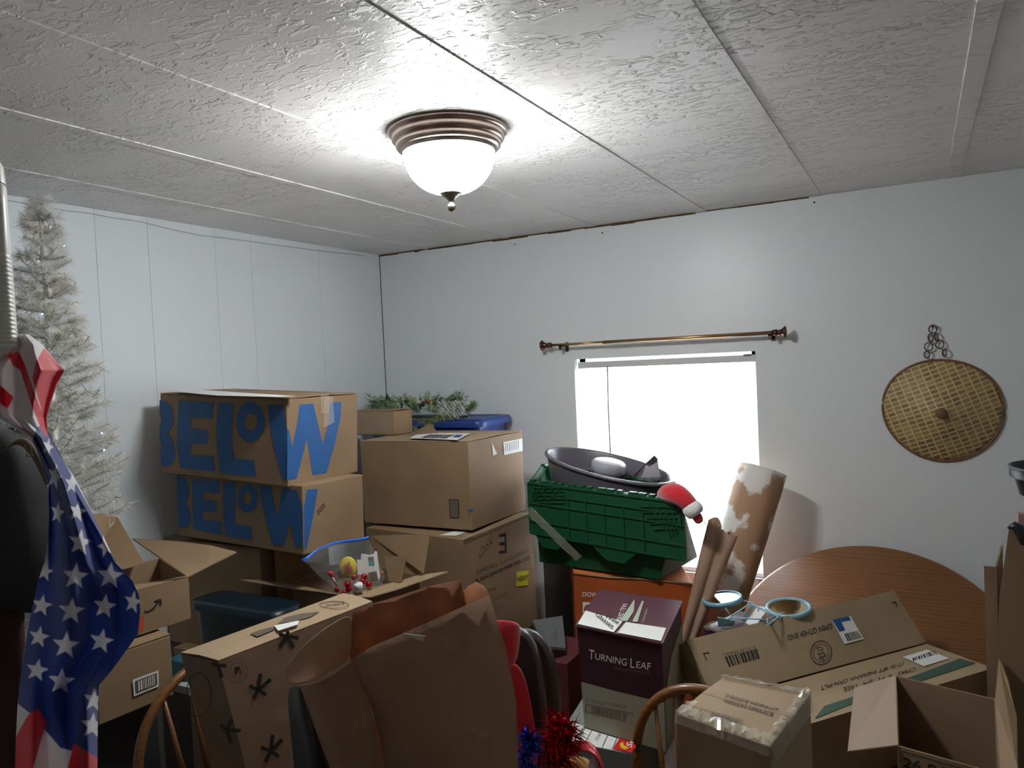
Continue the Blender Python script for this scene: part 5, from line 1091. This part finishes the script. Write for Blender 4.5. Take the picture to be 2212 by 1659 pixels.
LEDO = mat('led_on', (.35, .65, 1), .3, emit=6, ecol=(.35, .7, 1)); LED = mat('led_cap', (.6, .7, .8), .1)
for px, py in ((138, 531), (63, 510), (93, 485), (41, 625), (62, 613), (91, 678), (191, 810), (220, 936), (225, 972), (110, 490), (83, 562)): obj('light_bulb', MB().ball(at(px, py, d=2.50 if px > 150 else 2.6), .0028, seg=8), LEDO, t)
for i in range(6, 219, 6): obj('light_bulb', MB().ball(pts[i] + V(0, 0, .004), .003, seg=6), LED, t)

# ------------------------------------------------------------------ flag, backpack, coat, white dispenser at far left
def flag_color(x, y):
    def inside(P):
        c = False; j = len(P) - 1
        for i in range(len(P)):
            if (P[i][1] > y) != (P[j][1] > y) and x < (P[j][0] - P[i][0]) * (y - P[i][1]) / (P[j][1] - P[i][1]) + P[i][0]: c = not c
            j = i
        return c
    for S_ in STARS:
        if inside(S_): return (.78, .76, .80)
    for P in REDS:
        if inside(P): return (.62, .012, .025)
    for P in BLUES:
        if inside(P): return (.012, .035, .22)
    return (.76, .72, .74)
def star(cx, cy, r, rot=0, sx=1.0):
    out = []
    for i in range(10):
        a = -PI / 2 + rot + i * PI / 5; rr_ = r if i % 2 == 0 else r * .42; out.append((cx + math.cos(a) * rr_ * sx, cy + math.sin(a) * rr_))
    return out
STARS = [star(*a) for a in ((103, 966, 22, .3, .6), (118, 1030, 30, .3, .55), (155, 1045, 24, .1, .65), (124, 1108, 26, .2, .6), (167, 1105, 24, .2, .85), (173, 1172, 30, .15, .9), (228, 1180, 26, -.3, .7), (163, 1245, 30, .1, 1), (238, 1244, 30, .1, 1), (154, 1320, 30, .1, 1), (226, 1310, 28, .15, .95), (287, 1301, 26, .2, .75), (142, 1394, 31, .1, 1), (219, 1385, 28, .2, 1), (132, 1472, 30, .1, 1), (202, 1512, 28, .1, .8), (200, 1568, 30, .1, .9), (96, 1235, 22, .2, .9), (90, 1308, 25, .2, .95), (84, 1376, 25, .2, .95), (80, 1448, 26, .2, 1))]
REDS = [[(95, 752), (140, 800), (122, 830), (108, 870), (100, 905), (103, 945), (92, 925), (88, 880), (70, 815), (78, 780)], [(18, 768), (40, 758), (55, 790), (75, 850), (95, 905), (102, 946), (88, 925), (66, 870), (44, 800), (28, 790)], [(-30, 800), (0, 832), (30, 858), (17, 882), (-30, 850)],
        [(60, 1545), (82, 1530), (100, 1560), (60, 1700), (20, 1700), (35, 1590)], [(160, 1605), (215, 1640), (215, 1720), (130, 1720)]]
BLUES = [[(80, 922), (70, 950), (84, 985), (104, 1040), (106, 1100), (104, 1230), (80, 1240), (40, 1480), (38, 1520), (70, 1545), (130, 1615), (215, 1640), (330, 1640), (330, 1300), (250, 1200), (110, 945), (96, 918)]]
rowsF = [(722, 36, 62), (745, 30, 92), (760, 12, 104), (800, -30, 139), (830, -30, 124), (870, -20, 110), (900, -5, 101), (925, 30, 103), (945, 66, 110), (985, 84, 132), (1040, 104, 166), (1100, 106, 196), (1160, 104, 224), (1215, 96, 250), (1255, 82, 286), (1285, 76, 300), (1320, 68, 303), (1370, 58, 298), (1420, 50, 262), (1450, 46, 240), (1480, 42, 214), (1520, 38, 212), (1600, 34, 211), (1720, 30, 210)]
NY, NX = 520, 150
me_v = []; cols = []
for i in range(NY):
    y = 722 + (1720 - 722) * i / (NY - 1)
    for (ya, la, ra), (yb_, lb, rb_) in zip(rowsF, rowsF[1:]):
        if ya <= y <= yb_ + .01: k = (y - ya) / (yb_ - ya); l = la + (lb - la) * k; r = ra + (rb_ - ra) * k; break
    for j in range(NX):
        f = j / (NX - 1); x = l + (r - l) * f
        am = .022; dd = 1.07 + am * math.sin(f * 9 + y * .006) + .010 * math.sin(f * 19 - y * .012 + 1) - .05 * math.sin(PI * f) + .03 * math.sin(y * .004)
        me_v.append(at(x, y, d=dd)); acc = Vector((0, 0, 0))
        for ox, oy in ((-.5, -.5), (.5, -.5), (-.5, .5), (.5, .5)): acc += Vector(flag_color(x + ox, y + oy))
        cols.append(acc / 4)
fb = MB(); fb.v = me_v; fb.f = [(i * NX + j, i * NX + j + 1, (i + 1) * NX + j + 1, (i + 1) * NX + j) for i in range(NY - 1) for j in range(NX - 1)]; fb.m = [0] * len(fb.f); fb.s = [True] * len(fb.f)
FM = bpy.data.materials.new('flag_cloth'); FM.use_nodes = True; nt = FM.node_tree; vc = nt.nodes.new('ShaderNodeVertexColor'); vc.layer_name = 'dye'; bs = nt.nodes['Principled BSDF']; nt.links.new(vc.outputs[0], bs.inputs['Base Color']); bs.inputs['Roughness'].default_value = .6; bs.inputs['Sheen Weight'].default_value = .2
tr_ = nt.nodes.new('ShaderNodeBsdfTranslucent'); mx = nt.nodes.new('ShaderNodeMixShader'); mx.inputs[0].default_value = .14; nt.links.new(vc.outputs[0], tr_.inputs[0]); nt.links.new(bs.outputs[0], mx.inputs[1]); nt.links.new(tr_.outputs[0], mx.inputs[2]); nt.links.new(mx.outputs[0], nt.nodes['Material Output'].inputs[0])
fo = obj('american_flag', fb, FM, loc=at(80, 1200, d=1.07), recalc=False)
ca = fo.data.color_attributes.new('dye', 'FLOAT_COLOR', 'POINT')
for i, c_ in enumerate(cols): ca.data[i].color = (*c_, 1)
tag(fo, 'American flag hanging in folds from the white ribbed dispenser at the left', 'flag')

DG = mat('dark_grey_canvas', (.035, .038, .042), .7, col2=(.028, .03, .032), nscale=10, bump=.4, bscale=20, bdist=.004)
t = thing('backpack', 'dark grey bag with a khaki strap hanging behind the flag', 'bag', at(0, 1100, d=1.25))
rows = []
for y, r, de in ((926, 40, 0), (935, 62, .03), (955, 82, .045), (1000, 98, .055), (1060, 106, .06), (1140, 110, .06), (1220, 112, .055), (1290, 108, .04), (1320, 80, .01)):
    rows.append([at(x, y + yo, d=1.22 - de * math.sin(PI * f)) for f, x, yo in [(i / 8, -120 + (r + 120) * i / 8, 6 * math.sin(i)) for i in range(9)]])
SD = RC[2] - RC[0] * .66
back_ = [[p + SD * .12 for p in r_] for r_ in rows]
b = MB().grid(rows); b.grid(back_); b.grid([[r_[-1] for r_ in rows], [r_[-1] + SD * .03 for r_ in rows], [r_[-1] for r_ in back_]]); b.grid([rows[0], back_[0]])
obj('bag_body', b, DG, t, sub=1)
KH = mat('khaki_webbing', (.16, .125, .075), .8, bump=.8, bscale=300, bdist=.001)
L1 = [(4, 975, 18), (25, 958, 16), (45, 950, 14), (62, 962, 14), (78, 985, 13), (92, 1015, 12), (104, 1048, 10)]
rows = [[at(x - w_ * .5, y + w_ * .55, d=1.135), at(x, y, d=1.125), at(x + w_ * .5, y - w_ * .55, d=1.135)] for x, y, w_ in L1]
obj('strap', MB().grid(rows), KH, t, sub=1, solid=.002)
q = [(54, 962), (64, 960), (70, 985), (60, 987)]; obj('buckle', MB().tube([at(x, y, d=1.115) for x, y in q], .0012, closed=True, seg=6), mat('brass', (.4, .3, .15), .3, metal=1), t)
rows = [[at(x, y, d=1.24 - .03 * math.sin(PI * i / 5)) for i, x in enumerate((-130, -90, -50, -10, 25, 52 + (y - 1250) * .03))] for y in (1240, 1300, 1370, 1440, 1520, 1720)]
tag(obj('brown_coat', MB().grid(rows), mat('dark_brown_fleece', (.035, .014, .01), .95, col2=(.05, .02, .014), nscale=12, bump=.6, bscale=40, bdist=.004), sub=1, solid=.01), 'very dark brown coat hanging under the grey bag at the left edge', 'coat')
# coat stand carrying them
cs = at(-90, 1200, d=1.50)
t = thing('coat_stand', 'dark coat stand behind the flag at the left edge', 'coat stand', V(cs.x, cs.y, 0))
obj('pole', MB().tube([V(cs.x, cs.y, .02), V(cs.x, cs.y, 1.69)], .018, seg=12), mat('stand_black', (.02, .018, .018), .4), t)
b = MB().lathe([(0, .03), (.04, .028), (.10, .012), (.11, 0), (0, 0)], V(cs.x, cs.y, 0), seg=32); obj('base', b, mat('stand_base', (.02, .018, .018), .4), t)
b = MB()
for e in (at(30, 930, d=1.24), at(45, 745, d=1.10)): b.tube([V(cs.x, cs.y, e.z - .05), e.lerp(V(cs.x, cs.y, e.z), .5) - V(0, 0, .01), e], .005, seg=8)
obj('hook', b, mat('hook_metal', (.05, .05, .05), .4, metal=1), t)
# ribbed white dispenser
def E2(px, py): return at(px, py, d=1.04)
t = thing('ribbed_dispenser', 'white ribbed plastic dispenser cut off by the left edge above the flag', 'dispenser', E2(-40, 760))
ed = [(366, 2), (370, 8), (378, 10.5), (415, 14)]; 
def section(y, r, cxp=-62, dep=.055):
    c_ = E2(cxp, y); hw_ = (E2(r, y) - c_).length; out = []
    for i in range(40):
        a = 2 * PI * i / 40; sx = abs(math.cos(a)) ** .35 * math.copysign(1, math.cos(a)); sy = abs(math.sin(a)) ** .5 * math.copysign(1, math.sin(a)); out.append(c_ + RC[0] * hw_ * sx + (RC[2] - RC[0] * .66) * dep * sy)
    return out
cap = [section(y, r) for y, r in ((362, -40), (364, -8), (367, 4), (374, 9), (413, 14))]
b = MB().grid(cap, closed=True); b.poly(cap[0]); obj('cap', b, WHITE, t)
prof = [(414, 12), (417, 15), (470, 18.5), (520, 22), (560, 25)]
y = 563
while y < 738: r = 25 + (y - 560) * .075; prof += [(y, r - .6), (y + 2.2, r + 1.2), (y + 5.5, r + 1.3), (y + 7.6, r - .4)]; y += 9.2
prof += [(744, 38.5), (752, 37), (760, 30), (766, 14), (769, -10)]
S_ = [section(a, r) for a, r in prof]; b = MB().grid(S_, closed=True); b.poly(S_[-1]); obj('ribbed_body', b, WHITE, t)
e = E2(-62, 600); tag(obj('wall_bracket', MB().box((-1.302, e.y - .03, e.z - .06), (e.x - .05, e.y + .0, e.z - .03)), mat('white_bracket', (.6, .6, .58), .5)), 'white bracket fixing the ribbed dispenser to the partition', 'bracket')
